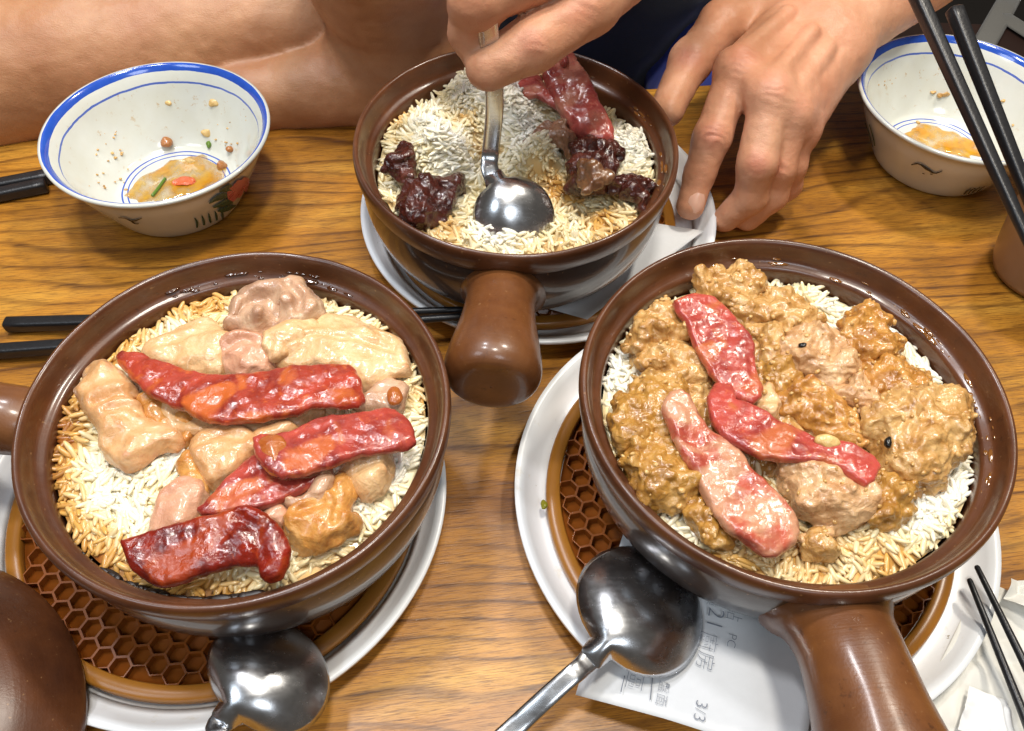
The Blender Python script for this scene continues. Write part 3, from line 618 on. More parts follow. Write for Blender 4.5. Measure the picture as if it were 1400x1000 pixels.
# ------------------------------------------------------------------ rice
RICEZ = dict(L=.0745, R=.0715, B=.0720)
def rice(key, n, mounds, stains, base, label, seed, wallstain=None):
    (cx, cy), R = POTS[key]; rr = R*.874; r_ = np.random.default_rng(seed); z0 = RICEZ[key]
    MW = [(at(px, py, z0+hh*.6)[:2], hh, rad) for px, py, hh, rad in mounds]
    ST = [(at(px, py, z0)[:2], rad, a) for px, py, rad, a in stains]
    def H(xy):
        q = np.c_[xy, np.zeros(len(xy))]
        z = z0+(.0058 if key == 'B' else .0030)*vnoise(q, 48, seed)+(.0034 if key == 'B' else .0016)*vnoise(q, 115, seed+1)
        d = np.hypot(xy[:, 0]-cx, xy[:, 1]-cy)/rr; z = z-.0025*np.clip((d-.86)/.14, 0, 1)
        for c, hh, rad in MW: z = z+hh*np.exp(-((xy-c)**2).sum(1)/rad**2)
        return z
    def tint(xy):
        q = np.c_[xy, np.zeros(len(xy))]
        t = base+.22*vnoise(q, 55, seed+2)+.12*vnoise(q, 160, seed+3)
        for c, rad, a in ST: t = t+a*np.exp(-((xy-c)**2).sum(1)/rad**2)
        if wallstain is not None:
            d = np.hypot(xy[:, 0]-cx, xy[:, 1]-cy)/rr; an = np.arctan2(xy[:, 1]-cy, xy[:, 0]-cx)
            t = t+wallstain(an)*np.clip((d-.80)/.16, 0, 1)
        return t
    th = r_.uniform(0, 2*np.pi, n); rad = rr*np.sqrt(r_.uniform(0, 1, n))*.985
    xy = np.c_[cx+rad*np.cos(th), cy+rad*np.sin(th)]
    for c, hh, ra in MW:
        k = int(n*.16*ra**2/.02**2*.42) if hh > 0 else 0; a = r_.normal(0, ra*.62, (k, 2))+c; a = a[np.hypot(a[:, 0]-cx, a[:, 1]-cy) < rr*.97]; xy = np.r_[xy, a]
    n = len(xy); P = np.c_[xy, H(xy)+r_.uniform(-.0018, .0012, n)]
    # grain: bent ellipsoid 7 mm long
    nl, nr = 9, 7; u = -np.cos(np.linspace(0, np.pi, nl)); rad = np.sqrt(np.clip(1-np.abs(u)**3.0, 0, 1)); rad[0] = rad[-1] = .02
    a = np.linspace(0, 2*np.pi, nr, endpoint=False)
    g = np.stack([np.repeat(u, nr), (rad[:, None]*np.cos(a)).ravel(), (rad[:, None]*np.sin(a)).ravel()], 1)
    GF = np.array(gridfaces(nl, nr)); ng = len(g)
    L = r_.uniform(.0043, .0062, n); W = r_.uniform(.00112, .00148, n); bend = r_.uniform(-.25, .25, n)
    fld = vnoise(np.c_[xy, np.zeros(n)], 40, seed+4)*3; yaw = fld+r_.normal(0, .6, n); pit = r_.normal(0, .42 if key == 'B' else .26, n)
    X = np.stack([np.cos(yaw)*np.cos(pit), np.sin(yaw)*np.cos(pit), np.sin(pit)], 1); Y = np.stack([-np.sin(yaw), np.cos(yaw), 0*yaw], 1); Z = np.cross(X, Y)
    ax = g[None, :, 0]*L[:, None]; ay = g[None, :, 1]*W[:, None]+bend[:, None]*L[:, None]*(g[None, :, 0]**2-.4)*.6; az = g[None, :, 2]*W[:, None]*.85
    V = (P[:, None]+ax[..., None]*X[:, None]+ay[..., None]*Y[:, None]+az[..., None]*Z[:, None]).reshape(-1, 3)
    F = (GF[None]+(np.arange(n)*ng)[:, None, None]).reshape(-1, 4)
    tt = np.repeat(np.clip(tint(xy)+r_.normal(0, .05, n), 0, 1), ng)
    # bed below the loose grains
    nb, sb = 26, 72; ra = np.linspace(.002, 1, nb)*rr*.995; tb_ = np.linspace(0, 2*np.pi, sb, endpoint=False)
    B = np.stack([(cx+ra[:, None]*np.cos(tb_)).ravel(), (cy+ra[:, None]*np.sin(tb_)).ravel()], 1); zb = H(B)-.0009
    VB = np.c_[B, zb]; o = len(V); V = np.r_[V, VB]; F = np.r_[F, np.array(gridfaces(nb, sb))+o]; tt = np.r_[tt, np.clip(tint(B)+.15, 0, 1)]
    return tag(mk('rice', V, F, RICE, attr={'tint': tt}, loc=(cx, cy, z0)), label, 'rice', kind='stuff')
sl = lambda an: .34*np.clip(np.cos(an-np.radians(205)), 0, 1)**.7+.12
rice('L', 3500, [(120, 700, .002, .02)], [(150, 685, .022, -.22), (520, 690, .02, -.26), (560, 600, .02, -.24), (300, 410, .03, .12), (250, 735, .02, .12), (110, 600, .015, .12)], .27, 'white and soy browned rice under the pale chicken', 11, sl)
rice('R', 3500, [(1270, 700, .003, .02)], [(850, 505, .018, -.32), (1210, 440, .02, -.4), (1300, 510, .02, -.4), (1250, 690, .018, -.32), (1000, 760, .03, .22), (1180, 740, .02, .22), (945, 720, .012, -.3), (1310, 640, .015, -.2)], .31, 'white and brown stained rice under the saucy meat', 12, lambda an: .12*np.clip(np.cos(an-np.radians(270)), 0, 1))
rice('B', 3000, [(598, 200, .026, .015), (690, 140, .026, .020), (735, 205, .022, .012), (655, 205, -.014, .009), (545, 160, -.008, .010), (640, 165, -.008, .008), (800, 150, -.008, .012), (785, 285, -.010, .022), (560, 250, -.006, .012), (570, 165, .008, .018), (875, 190, .006, .014), (640, 120, .008, .02)], [(600, 205, .024, -.34), (690, 160, .03, -.34), (735, 205, .02, -.25), (870, 190, .02, -.3), (830, 285, .03, .22), (560, 150, .015, -.2), (690, 240, .012, .2), (880, 160, .012, -.2), (700, 300, .02, -.25), (655, 205, .010, .55), (545, 160, .010, .5), (640, 165, .009, .45), (660, 180, .008, .3), (760, 250, .014, .35), (600, 320, .02, .25)], .27, 'loose white rice with brown patches in the back pot', 13, lambda an: .05+0*an)

# ------------------------------------------------------------------ meat
def wellipse(px, py, a, b, ang, z, t):
    c = at(px, py, z); an = math.radians(ang)
    e1 = at(px+a*math.cos(an), py+a*math.sin(an), z)-c; e2 = at(px-b*math.sin(an), py+b*math.cos(an), z)-c
    r1 = np.linalg.norm(e1); e1 /= r1; e2 = e2-e1*(e2@e1); r2 = np.linalg.norm(e2); e2 /= r2; e3 = np.cross(e1, e2)
    return c, (r1, r2, t), np.stack([e1, e2, e3], 1)
def meat(name, E, mat, label, cat, group, seed, h=.0009, warp=.0026, wf=75, nod=0., nodf=260, fold=0., k=.005, lumps=0, lr=(.0022, .0048)):
    r_ = np.random.default_rng(seed); prims = [wellipse(*e) for e in E]
    ex = []
    for c, r, R in prims[:]:
        for _ in range(lumps):
            a = r_.uniform(0, 2*np.pi); s = r_.uniform(.45, .95); q = c+R[:, 0]*r[0]*s*math.cos(a)+R[:, 1]*r[1]*s*math.sin(a)+R[:, 2]*r[2]*math.sqrt(max(0, 1-s*s))*r_.uniform(.3, .9)
            ex.append((q, r_.uniform(*lr)))
    m_ = .008; lo = np.min([c-np.max(r)-m_ for c, r, R in prims], 0); hi = np.max([c+np.max(r)+m_ for c, r, R in prims], 0)
    lo[2] = min(c[2]-r[2]-m_ for c, r, R in prims); hi[2] = max(c[2]+r[2]+m_ for c, r, R in prims)
    def fn(P):
        d = None
        for c, r, R in prims:
            e = ellip(P, c, r, R); d = e if d is None else smin(d, e, k)
        for q, r in ex: d = smin(d, np.linalg.norm(P-q, axis=-1)-r, .0028)
        return d
    V, F = mesh_sdf(fn, lo, hi, h, warp, wf, seed); N = vnormals(V, F)
    disp = np.zeros(len(V))
    if fold: disp += fold*(1-2*np.abs(vnoise(V*np.array([1, 1, .5]), 95, seed+3)))+fold*.5*(1-2*np.abs(vnoise(V, 210, seed+4)))
    if nod: disp += nod*np.clip(vnoise(V, nodf, seed+5), -.25, 1)+nod*.7*np.clip(vnoise(V, nodf*1.9, seed+6), -.2, 1)
    V = V+N*disp[:, None]
    return tag(mk(name, V, F, mat), label, cat, group)
CH = m_meat('poached chicken skin', [(186, 128, 74), (214, 162, 108), (226, 180, 128), (216, 158, 118)], [((186, 112, 36), 34, .55, .70, .7), ((242, 214, 176), 85, .58, .72, .6), ((196, 124, 92), 27, .56, .68, .45)], fine=900, bs=.22, wr=1.0, coat=.6, rough=.34, edge=((168, 92, 34), .55))
CHW = m_meat('poached chicken meat', [(206, 156, 102), (226, 186, 134), (236, 206, 162)], [((200, 132, 50), 38, .57, .72, .65), ((214, 160, 130), 24, .54, .70, .55), ((246, 226, 190), 110, .58, .7, .5)], fine=700, bs=.26, fib=.5, wr=1.2, coat=.5, rough=.36, edge=((168, 92, 34), .55))
CHP = m_meat('pink chicken meat', [(192, 134, 104), (214, 162, 130), (226, 184, 152)], [((176, 112, 86), 50, .60, .76, .5), ((232, 196, 140), 40, .58, .7, .5)], fine=800, bs=.24, wr=1.2, coat=.6, rough=.34, edge=((168, 92, 34), .55))
CHG = m_meat('grey chicken skin', [(164, 122, 96), (204, 166, 134), (230, 202, 166)], [((216, 166, 104), 44, .58, .7, .5)], fine=700, bs=.26, wr=1.2, coat=.6, rough=.34, edge=((168, 92, 34), .55))
CHB = m_meat('browned chicken', [(176, 104, 36), (212, 152, 78), (224, 178, 114)], [((146, 72, 20), 42, .58, .74, .7)], fine=700, bs=.26, wr=1.2, coat=.6, rough=.34, edge=((168, 92, 34), .55))
g = 'pale chicken pieces in the left pot'; zL = RICEZ['L']
def polyd(xy, P):
    """signed distance to a closed polygon, negative inside"""
    d = np.full(len(xy), 1e9); ins = np.zeros(len(xy), bool)
    for a, b in zip(P, np.roll(P, -1, 0)):
        e = b-a; w_ = xy-a; h = np.clip((w_@e)/(e@e+1e-15), 0, 1); q = w_-h[:, None]*e; d = np.minimum(d, (q*q).sum(1))
        c = ((a[1] > xy[:, 1]) != (b[1] > xy[:, 1])); xi = (b[0]-a[0])*(xy[:, 1]-a[1])/(b[1]-a[1]+1e-15)+a[0]; ins ^= c & (xy[:, 0] < xi)
    d = np.sqrt(d); return np.where(ins, -d, d)
def piece(name, poly, org, sc_, z, t, mat, label, cat, group, seed, rr=None, bulge=.004, br=.012, tilt=(0, 0), wav=0., wf_=45, warp=.0018, wf=80, h=.0008, fold=0., ff=95, nod=0., nodf=330, lumps=0, lr=(.002, .0045), crease=(), grow=0.):
    """solid cut of food: outline px, real thickness t (half), domed by bulge"""
    r_ = np.random.default_rng(seed); rr = rr or min(t*.95, .006)
    to = lambda q: (org[0]+q[0]/sc_, org[1]+q[1]/sc_)
    W = np.array([at(*to(q), z)[:2] for q in poly]); W = spline(np.c_[np.r_[W, W[:1]], np.zeros(len(W)+1)], len(W)*2+1)[:-1, :2]
    c0 = W.mean(0)
    cr = [(np.array([at(*to(q), z)[:2] for q in c[0]]), c[1], c[2]) for c in crease]
    ex = []
    lo = np.r_[W.min(0)-.008, z-t-abs(wav)*2-.010]; hi = np.r_[W.max(0)+.008, z+t+bulge+abs(wav)*2+.012]
    hi[2] += np.abs(np.array(tilt)).sum()*.05; lo[2] -= np.abs(np.array(tilt)).sum()*.05
    def zc(xy, d): return z+bulge*(1-np.exp(2*np.minimum(d, 0)/br))+(xy-c0)@np.array(tilt)+wav*(vnoise(np.c_[xy, 0*d], wf_, seed+7)+.5*vnoise(np.c_[xy, 0*d], wf_*2.3, seed+8))
    for _ in range(lumps):
        i = r_.integers(len(W)); s = r_.uniform(.05, .95); q = W[i]*(1-s)+c0*s+r_.normal(0, .003, 2); d = polyd(q[None], W)
        if d[0] > .002: continue
        ex.append((np.r_[q, zc(q[None], d)[0]+t*r_.uniform(.35, .85)], r_.uniform(*lr)))
    def fn(P):
        d2 = polyd(P[:, :2], W)-grow; q0 = d2+rr; q1 = np.abs(P[:, 2]-zc(P[:, :2], d2))-(t-rr)
        d = np.minimum(np.maximum(q0, q1), 0)+np.hypot(np.maximum(q0, 0), np.maximum(q1, 0))-rr
        for q, r in ex: d = smin(d, np.linalg.norm(P-q, axis=-1)-r, .0030)
        return d
    V, F = mesh_sdf(fn, lo, hi, h, warp, wf, seed); N = vnormals(V, F); disp = np.zeros(len(V))
    if fold: disp += fold*(.6-2*np.abs(vnoise(V*np.array([1, 1, .5]), ff, seed+3)))+fold*.5*(.6-2*np.abs(vnoise(V, ff*2.2, seed+4)))+fold*.22*(.6-2*np.abs(vnoise(V, ff*4.7, seed+5)))
    if nod: disp += nod*np.clip(vnoise(V, nodf, seed+5), -.25, 1)+nod*.7*np.clip(vnoise(V, nodf*1.9, seed+6), -.2, 1)
    for pl, dp, wd in cr:
        e = np.full(len(V), 1e9)
        for a, b in zip(pl[:-1], pl[1:]):
            ba = b-a; hh = np.clip(((V[:, :2]-a)@ba)/(ba@ba), 0, 1); e = np.minimum(e, np.linalg.norm(V[:, :2]-a-hh[:, None]*ba, axis=1))
        disp -= dp*np.exp(-(e/wd)**2)*(N[:, 2] > -.2)-.35*dp*np.exp(-((e-wd*2)/wd)**2)*(N[:, 2] > -.2)
    V = V+N*disp[:, None]
    return tag(mk(name, V, F, mat), label, cat, group)
O6 = (80, 380); S6 = 2.325; O7 = (820, 360)
def CK(poly, mat, label, seed, t=.006, dz=.004, **kw):
    if kw.get('bulge', 0) > .004: kw['bulge'] = .0040
    kw.setdefault('fold', .0010); kw['fold'] *= .85; kw.setdefault('ff', 70); kw.setdefault('bulge', .0030); kw.setdefault('br', .006); t = t*.82; kw.setdefault('grow', .0014); kw.setdefault('warp', .0026); kw.setdefault('wf', 70); return piece('chicken_piece', poly, O6, S6, zL+dz, t, mat, label, 'chicken', g, seed, **kw)
CK([(330, 380), (600, 400), (820, 420), (820, 480), (620, 540), (440, 520), (330, 470)], CHW, 'chicken piece mostly hidden beneath the long red slice', 215, .007, -.001)
CK([(560, 560), (760, 600), (880, 620), (860, 740), (700, 780), (560, 740)], CHP, 'chicken piece mostly hidden beneath the two crossing red slices', 216, .007, -.001)
CK([(330, 190), (400, 165), (480, 140), (530, 170), (545, 220), (530, 300), (440, 290), (360, 275), (280, 260), (290, 220)], CHW, 'flat cream chicken slab behind the left end of the long red slice', 206, .005, .003, crease=[([(330, 235), (420, 205), (520, 190)], .0010, .002)])
CK([(100, 300), (150, 285), (200, 320), (240, 360), (262, 385), (255, 400), (290, 470), (330, 490), (400, 520), (395, 545), (330, 570), (270, 590), (210, 605), (160, 575), (130, 545), (140, 500), (100, 440), (75, 410), (68, 360)], CH, 'large smooth golden chicken piece at the left edge of the pot', 201, .0065, .004, bulge=.006, fold=.0007, crease=[([(140, 425), (200, 405), (275, 395)], .0026, .0028), ([(180, 455), (240, 440), (285, 460)], .0012, .0018)])
CK([(270, 400), (340, 395), (400, 440), (440, 490), (420, 545), (340, 520), (290, 470)], CHB, 'small glossy brown chicken fold beside the large golden piece', 202, .006, .001, fold=.0016)
CK([(515, 200), (560, 180), (620, 175), (660, 210), (690, 260), (680, 310), (600, 320), (530, 310), (512, 260)], CHP, 'pinkish chicken lump directly above the long red slice', 204, .007, .004, fold=.0014, lumps=3, lr=(.003, .006), crease=[([(540, 250), (600, 225), (650, 240)], .0018, .002)])
CK([(700, 190), (760, 150), (840, 125), (930, 135), (1010, 165), (1080, 210), (1105, 260), (1120, 300), (1050, 330), (970, 355), (900, 310), (830, 300), (720, 290), (690, 250)], CHW, 'broad cream chicken sheet at the upper right of the left pot', 205, .0045, .004, bulge=.005, wav=.0014, fold=.0008, crease=[([(720, 240), (830, 215), (960, 225), (1060, 250)], .0010, .0016), ([(1000, 180), (1070, 235), (1090, 290)], .0010, .0018)])
CK([(660, 215), (700, 175), (780, 150), (835, 160), (810, 205), (750, 235), (705, 270), (660, 250)], CHW, 'small crumpled cream chicken bit between the curled lump and the broad sheet', 217, .005, .008, fold=.0016)
CK([(560, 100), (590, 60), (650, 30), (720, 35), (790, 50), (830, 90), (825, 135), (770, 155), (720, 185), (690, 195), (640, 185), (600, 165), (550, 155)], CHG, 'round curled chicken lump at the top of the left pot', 203, .008, .007, bulge=.005, fold=.0013, lumps=3, lr=(.004, .006), crease=[([(575, 140), (620, 100), (680, 95), (700, 150), (680, 185)], .0045, .0040), ([(740, 60), (780, 100), (770, 140)], .0018, .002)])
CK([(430, 530), (480, 490), (560, 480), (630, 500), (650, 560), (610, 600), (560, 650), (500, 670), (470, 640), (440, 620), (425, 580)], CH, 'tan chicken piece under the long red slice in the pot centre', 207, .007, .004, bulge=.006, fold=.0009, crease=[([(450, 560), (520, 530), (600, 540)], .0014, .002)])
CK([(390, 595), (435, 570), (470, 640), (455, 700), (425, 660)], CHB, 'thin yellow chicken fold left of the tan centre piece', 218, .005, .004, fold=.0014)
CK([(330, 690), (390, 650), (450, 650), (465, 690), (440, 730), (400, 800), (290, 830), (300, 760)], CHP, 'pink chicken strip above the dark red slice', 208, .006, .003, fold=.0007)
CK([(720, 790), (760, 740), (830, 700), (880, 640), (930, 650), (945, 700), (930, 750), (950, 790), (900, 830), (820, 860), (750, 850), (715, 820)], CHB, 'browned golden chicken piece at the lower right of the left pot', 209, .0075, .004, bulge=.006, fold=.0012, crease=[([(770, 770), (850, 740), (925, 755)], .0016, .002), ([(870, 680), (895, 730), (890, 800)], .0014, .0018)])
CK([(890, 620), (950, 580), (1050, 560), (1055, 620), (1030, 680), (980, 700), (940, 680)], CHW, 'cream chicken wedge below the right red slice', 210, .006, .003, crease=[([(960, 640), (1040, 610)], .0012, .002)])
CK([(700, 725), (790, 690), (820, 640), (860, 628), (875, 660), (840, 715), (760, 735)], CHG, 'thin grey chicken scrap between the red slices', 211, .004, .009, fold=.0014)
CK([(970, 395), (1010, 350), (1060, 330), (1105, 380), (1095, 420), (1000, 430), (960, 430)], CHG, 'grey chicken skin at the right end of the long red slice', 212, .005, .003, fold=.0009)
CK([(630, 750), (700, 725), (725, 750), (695, 795), (640, 790)], CHP, 'chicken lump hidden between the two lower red slices', 213, .006, .005, fold=.0012)
CK([(610, 510), (650, 475), (720, 465), (750, 495), (690, 530), (630, 540)], CH, 'golden chicken piece between the long and the right red slices', 214, .006, .006)
AMB = m_meat('amber fat', [(158, 76, 28), (196, 118, 52)], sss=.3, coat=1., rough=.2)
piece('amber_fat', [(1042, 370), (1055, 350), (1080, 350), (1095, 375), (1088, 400), (1060, 408), (1045, 395)], O6, S6, zL+.0098, .0012, AMB, 'round amber drop on the grey skin at the right end of the long slice', 'fat', None, 311, warp=.0004, h=.0006)

def slab(name, path, mat, label, group, seed, t=.0029, parent=None, tilt=0., wav=.0019):
    """thick meat slice along pixel path (px, py, z, half width px)"""
    C = []; 
    A = np.array(path, float); S = spline(A, 72)
    W = np.array([at(*p[:3]) for p in S]); T = np.gradient(W, axis=0); T /= np.linalg.norm(T, axis=1)[:, None]
    D = np.cross(T, [0, 0, 1.]); D /= np.linalg.norm(D, axis=1)[:, None]
    hw = S[:, 3]/np.array([FPX/((q-CAM)@FW) for q in W])
    fs = np.array([np.hypot(*(np.array(pj(q+d*.01))-np.array(pj(q))))/.01 for q, d in zip(W, D)]); hw = S[:, 3]/fs
    s = np.linspace(0, 1, 72); L = np.linalg.norm(np.diff(W, axis=0), axis=1).sum(); e = np.minimum(s, 1-s)*L; cap = np.sqrt(np.clip(1-(1-np.clip(e/.008, 0, 1))**2, .02, 1))
    k = 36; th = np.linspace(0, 2*np.pi, k, endpoint=False); c_, s_ = np.cos(th), np.sin(th); f = (abs(c_)**2.6+abs(s_)**2.6)**(-1/2.6)
    cx_, sx_ = c_*f, s_*f
    N = np.cross(D, T)
    tt = t*(.5+.5*cap)
    V = W[:, None]+D[:, None]*(hw*(.45+.55*cap))[:, None, None]*cx_[None, :, None]+N[:, None]*(tt[:, None]*sx_)[..., None]
    V[..., 2] += tilt*hw[:, None]*cx_+.0012*(1-cx_**2)-.0
    V = V.reshape(-1, 3)
    lat = np.c_[V[:, :2], np.zeros(len(V))]
    V[:, 2] += wav*vnoise(lat, 62, seed)+wav*.6*vnoise(lat, 140, seed+1)
    sd = vnoise(V, 85, seed+2)*.0013+vnoise(V, 230, seed+4)*.0005; V[:, :2] += (np.repeat(D, k, 0)*(sd*np.tile(np.sign(cx_)*np.abs(cx_), 72))[:, None])[:, :2]
    V[:, 2] += np.tile(np.clip(sx_, 0, 1), 72)*.0009*vnoise(lat, 330, seed+3)
    n = 72; F = gridfaces(n, k)+[tuple(range(k-1, -1, -1)), tuple(range((n-1)*k, n*k))]
    V2 = V
    return tag(mk(name, V2, F, mat), label, 'cured meat', group)
CUR = m_cured('glossy cured meat', (160, 58, 40), (122, 32, 22), (198, 100, 44), .58, .70)
CUR2 = m_cured('rosy cured meat', (168, 66, 54), (132, 38, 32), (196, 104, 60), .62, .74)
CURD = m_cured('dark cured meat', (126, 30, 16), (84, 16, 9), (166, 66, 26), .56, .72)
CURR = m_cured('pink red cured meat', (172, 70, 60), (140, 46, 40), (190, 104, 62), .60, .74)
CURF = m_cured('fatty cured meat', (178, 84, 64), (158, 62, 50), (200, 148, 114), .46, .64)
CURP = m_cured('pink cured meat', (164, 74, 66), (136, 48, 46), (192, 128, 104), .60, .80)
gL = 'red cured meat slices on the left pot'; z = zL+.0145
def CS(poly, org, sc_, z, mat, label, grp, seed, t=.0026, **kw):
    kw.setdefault('wav', .0013); kw.setdefault('wf_', 45); kw.setdefault('fold', .00022); kw.setdefault('ff', 150)
    return piece('cured_meat_slice', poly, org, sc_, z, t, mat, label, 'cured meat', grp, seed, rr=t*.8, bulge=kw.pop('bulge', .0010), br=.006, warp=.0007, wf=160, h=.00065, **kw)
CS([(440, 745), (480, 710), (530, 650), (600, 580), (660, 550), (720, 640), (850, 625), (805, 665), (720, 712), (620, 747), (540, 757), (460, 768)], O6, S6, z-.003, CUR2, 'red cured meat slice slanting beneath the right hand slice', gL, 302)
CS([(180, 250), (200, 228), (260, 235), (330, 265), (410, 290), (480, 305), (530, 310), (620, 300), (700, 280), (780, 278), (880, 275), (930, 280), (960, 330), (972, 385), (965, 415), (900, 425), (830, 415), (760, 440), (640, 465), (520, 472), (450, 455), (380, 415), (300, 385), (240, 330), (205, 290)], O6, S6, z, CUR, 'longest red cured meat slice across the middle of the left pot', gL, 301, tilt=(0, -.10))
CS([(620, 525), (660, 500), (740, 490), (830, 440), (960, 420), (1060, 408), (1110, 440), (1138, 510), (1120, 535), (1020, 560), (930, 580), (860, 610), (790, 640), (720, 655), (670, 630), (635, 590)], O6, S6, z+.003, CUR2, 'red cured meat slice at the right wall with an amber left end', gL, 303, tilt=(-.05, -.12))
CS([(198, 840), (290, 815), (380, 790), (480, 770), (580, 750), (640, 755), (690, 785), (730, 840), (735, 900), (700, 950), (650, 955), (625, 910), (560, 920), (480, 935), (400, 960), (330, 970), (270, 955), (220, 910)], O6, S6, z-.001, CURD, 'dark burnt red cured meat slice at the front wall of the left pot', gL, 304, t=.0034, tilt=(0, .22), crease=[([(590, 790), (640, 820), (650, 900)], .0014, .003)])
piece('amber_fat', [(625, 530), (650, 505), (700, 500), (730, 530), (735, 590), (710, 630), (675, 625), (640, 585)], O6, S6, z+.0062, .0014, AMB, 'amber blob of fat on the left end of the right red slice', 'fat', None, 310, warp=.0005, h=.0006)

PEP = ((34, 24, 16), 190, .75, .79, .9)
SA = m_meat('brown sauced meat', [(142, 94, 40), (190, 140, 76), (214, 172, 110), (198, 148, 86)], [((128, 70, 22), 36, .58, .74, .6), ((236, 208, 158), 120, .62, .74, .6), PEP], fine=260, bs=.36, scale=60, wr=1.0, coat=.65, rough=.30)
SB = m_meat('golden sauced meat', [(142, 92, 32), (186, 136, 62), (208, 166, 102)], [((122, 64, 16), 40, .58, .74, .6), ((232, 202, 134), 130, .62, .74, .6), PEP], fine=260, bs=.36, scale=60, wr=1.0, coat=.65, rough=.30)
SP = m_meat('pale sauced meat', [(178, 126, 80), (212, 168, 120), (226, 190, 144)], [((164, 98, 44), 44, .57, .73, .6), PEP], fine=300, bs=.40, fib=.4, scale=60, wr=1.0, coat=.65, rough=.30)
SO = m_meat('rust sauced meat', [(146, 88, 30), (194, 136, 62), (216, 168, 98)], [((150, 54, 14), 50, .58, .72, .65), ((236, 208, 158), 120, .64, .76, .5), PEP], fine=260, bs=.36, scale=60, wr=1.0, coat=.65, rough=.30)
gR = 'brown sauced meat chunks in the right pot'; zR = RICEZ['R']
def SK(poly, mat, label, seed, t=.0075, dz=.004, lumps=10, **kw):
    kw.setdefault('nod', .0012); kw.setdefault('nodf', 250); kw.setdefault('fold', .0006); kw.setdefault('ff', 150); kw.setdefault('bulge', .0035); kw.setdefault('warp', .0030); t = t*.85; lumps = int(lumps*1.6); kw.setdefault('lr', (.0020, .0046)); kw.setdefault('wf', 105)
    return piece('meat_chunk', poly, O7, S6, zR+dz, t, mat, label, 'meat', gR, seed, lumps=lumps, grow=.0016, **kw)
SK([(110, 250), (230, 170), (330, 110), (480, 90), (620, 150), (760, 240), (900, 270), (1030, 380), (1110, 480), (1090, 640), (960, 740), (840, 800), (700, 800), (560, 790), (400, 800), (250, 740), (120, 620), (90, 420)], SA, 'flat layer of saucy minced meat spread beneath all the chunks', 421, .0050, -.001, 60, bulge=.001, nod=.0016)
SK([(390, 150), (440, 140), (500, 110), (560, 100), (640, 125), (680, 160), (670, 205), (600, 225), (540, 205), (480, 195), (430, 185)], SA, 'peppery meat chunk right of the upper red slice', 404)
SK([(300, 90), (310, 40), (360, 45), (400, 25), (460, 28), (500, 60), (520, 100), (490, 130), (430, 160), (390, 150), (340, 120)], SA, 'knobbly meat chunk at the very top of the right pot', 401, dz=.006)
SK([(120, 300), (180, 270), (260, 260), (310, 290), (360, 350), (340, 390), (290, 400), (230, 380), (180, 370), (140, 350)], SA, 'meat chunk under the left edge of the upper red slice', 403, .006)
SK([(110, 200), (150, 170), (210, 155), (260, 175), (285, 235), (240, 250), (180, 260), (120, 290), (95, 260)], SA, 'tan meat chunk left of the upper red slice', 402, dz=.006)
SK([(60, 440), (110, 400), (180, 375), (270, 375), (285, 430), (250, 470), (240, 560), (170, 570), (110, 570), (60, 590), (45, 520)], SB, 'golden meat chunk at the left wall under the pale slice', 412, dz=.005, lumps=14)
SK([(100, 590), (170, 570), (240, 600), (290, 650), (315, 700), (270, 750), (220, 790), (150, 760), (110, 710), (95, 650)], SB, 'golden round meat chunk at the lower left wall', 413, .009, .005, lumps=14)
SK([(280, 770), (330, 740), (400, 800), (420, 840), (370, 880), (320, 850)], SB, 'flat golden meat scrap under the pale slice', 414, .005, .001)
SK([(470, 195), (540, 205), (590, 240), (580, 300), (520, 310), (500, 250)], SA, 'ragged meat chunk against the right edge of the upper red slice', 405, .006)
SK([(560, 270), (620, 220), (690, 210), (750, 250), (800, 310), (815, 355), (770, 385), (700, 388), (640, 355), (590, 335)], SP, 'large pale pink meat chunk near the pot centre top', 406, .008, .006, lumps=4, nod=.0006, fold=.0009, crease=[([(650, 310), (690, 260), (740, 290), (720, 340)], .0012, .0016)])
SK([(515, 330), (570, 315), (620, 360), (595, 405), (540, 395)], SB, 'small golden meat bit between the pale chunk and the red slice', 425, .006, .005, lumps=4)
SK([(750, 250), (780, 190), (840, 160), (880, 180), (910, 230), (945, 270), (930, 310), (850, 325), (800, 310)], SO, 'rusty knob of meat beside white rice at the upper right', 407, .009, .006)
SK([(730, 400), (790, 380), (850, 400), (870, 450), (830, 478), (770, 455)], SP, 'small pale meat chunk left of the biggest chunk', 410, .006, .005, lumps=6)
SK([(810, 330), (880, 310), (960, 320), (1030, 370), (1050, 425), (1000, 455), (920, 450), (860, 430), (820, 380)], SO, 'saucy meat chunk below the rusty knob', 408, .007, .005)
SK([(840, 500), (890, 450), (960, 430), (1040, 430), (1100, 425), (1165, 468), (1130, 485), (1165, 540), (1150, 600), (1090, 650), (1060, 720), (980, 705), (900, 665), (880, 590), (830, 560)], SA, 'biggest lumpy meat chunk at the right wall with a black bean', 409, .010, .006, lumps=26, bulge=.009, crease=[([(950, 440), (990, 520), (960, 620)], .002, .002)])
SK([(590, 430), (640, 395), (720, 420), (780, 470), (822, 530), (805, 580), (740, 565), (680, 525), (620, 495), (580, 460)], SO, 'grooved rust streaked meat chunk above the middle red slice', 411, .007, .005, lumps=5, crease=[([(620, 440), (720, 490), (800, 555)], .0014, .0014), ([(640, 420), (740, 455), (800, 510)], .0012, .0012)])
SK([(560, 660), (620, 635), (690, 640), (760, 680), (830, 720), (890, 760), (870, 800), (800, 840), (720, 830), (650, 800), (600, 740)], SP, 'long smooth meat chunk in front of the middle red slice', 415, .0095, .006, lumps=7, nod=.0007, bulge=.008)
SK([(870, 700), (930, 700), (985, 720), (975, 790), (940, 840), (880, 850), (850, 820), (880, 770)], SB, 'amber meat chunk at the right end of the long smooth chunk', 416, .008)
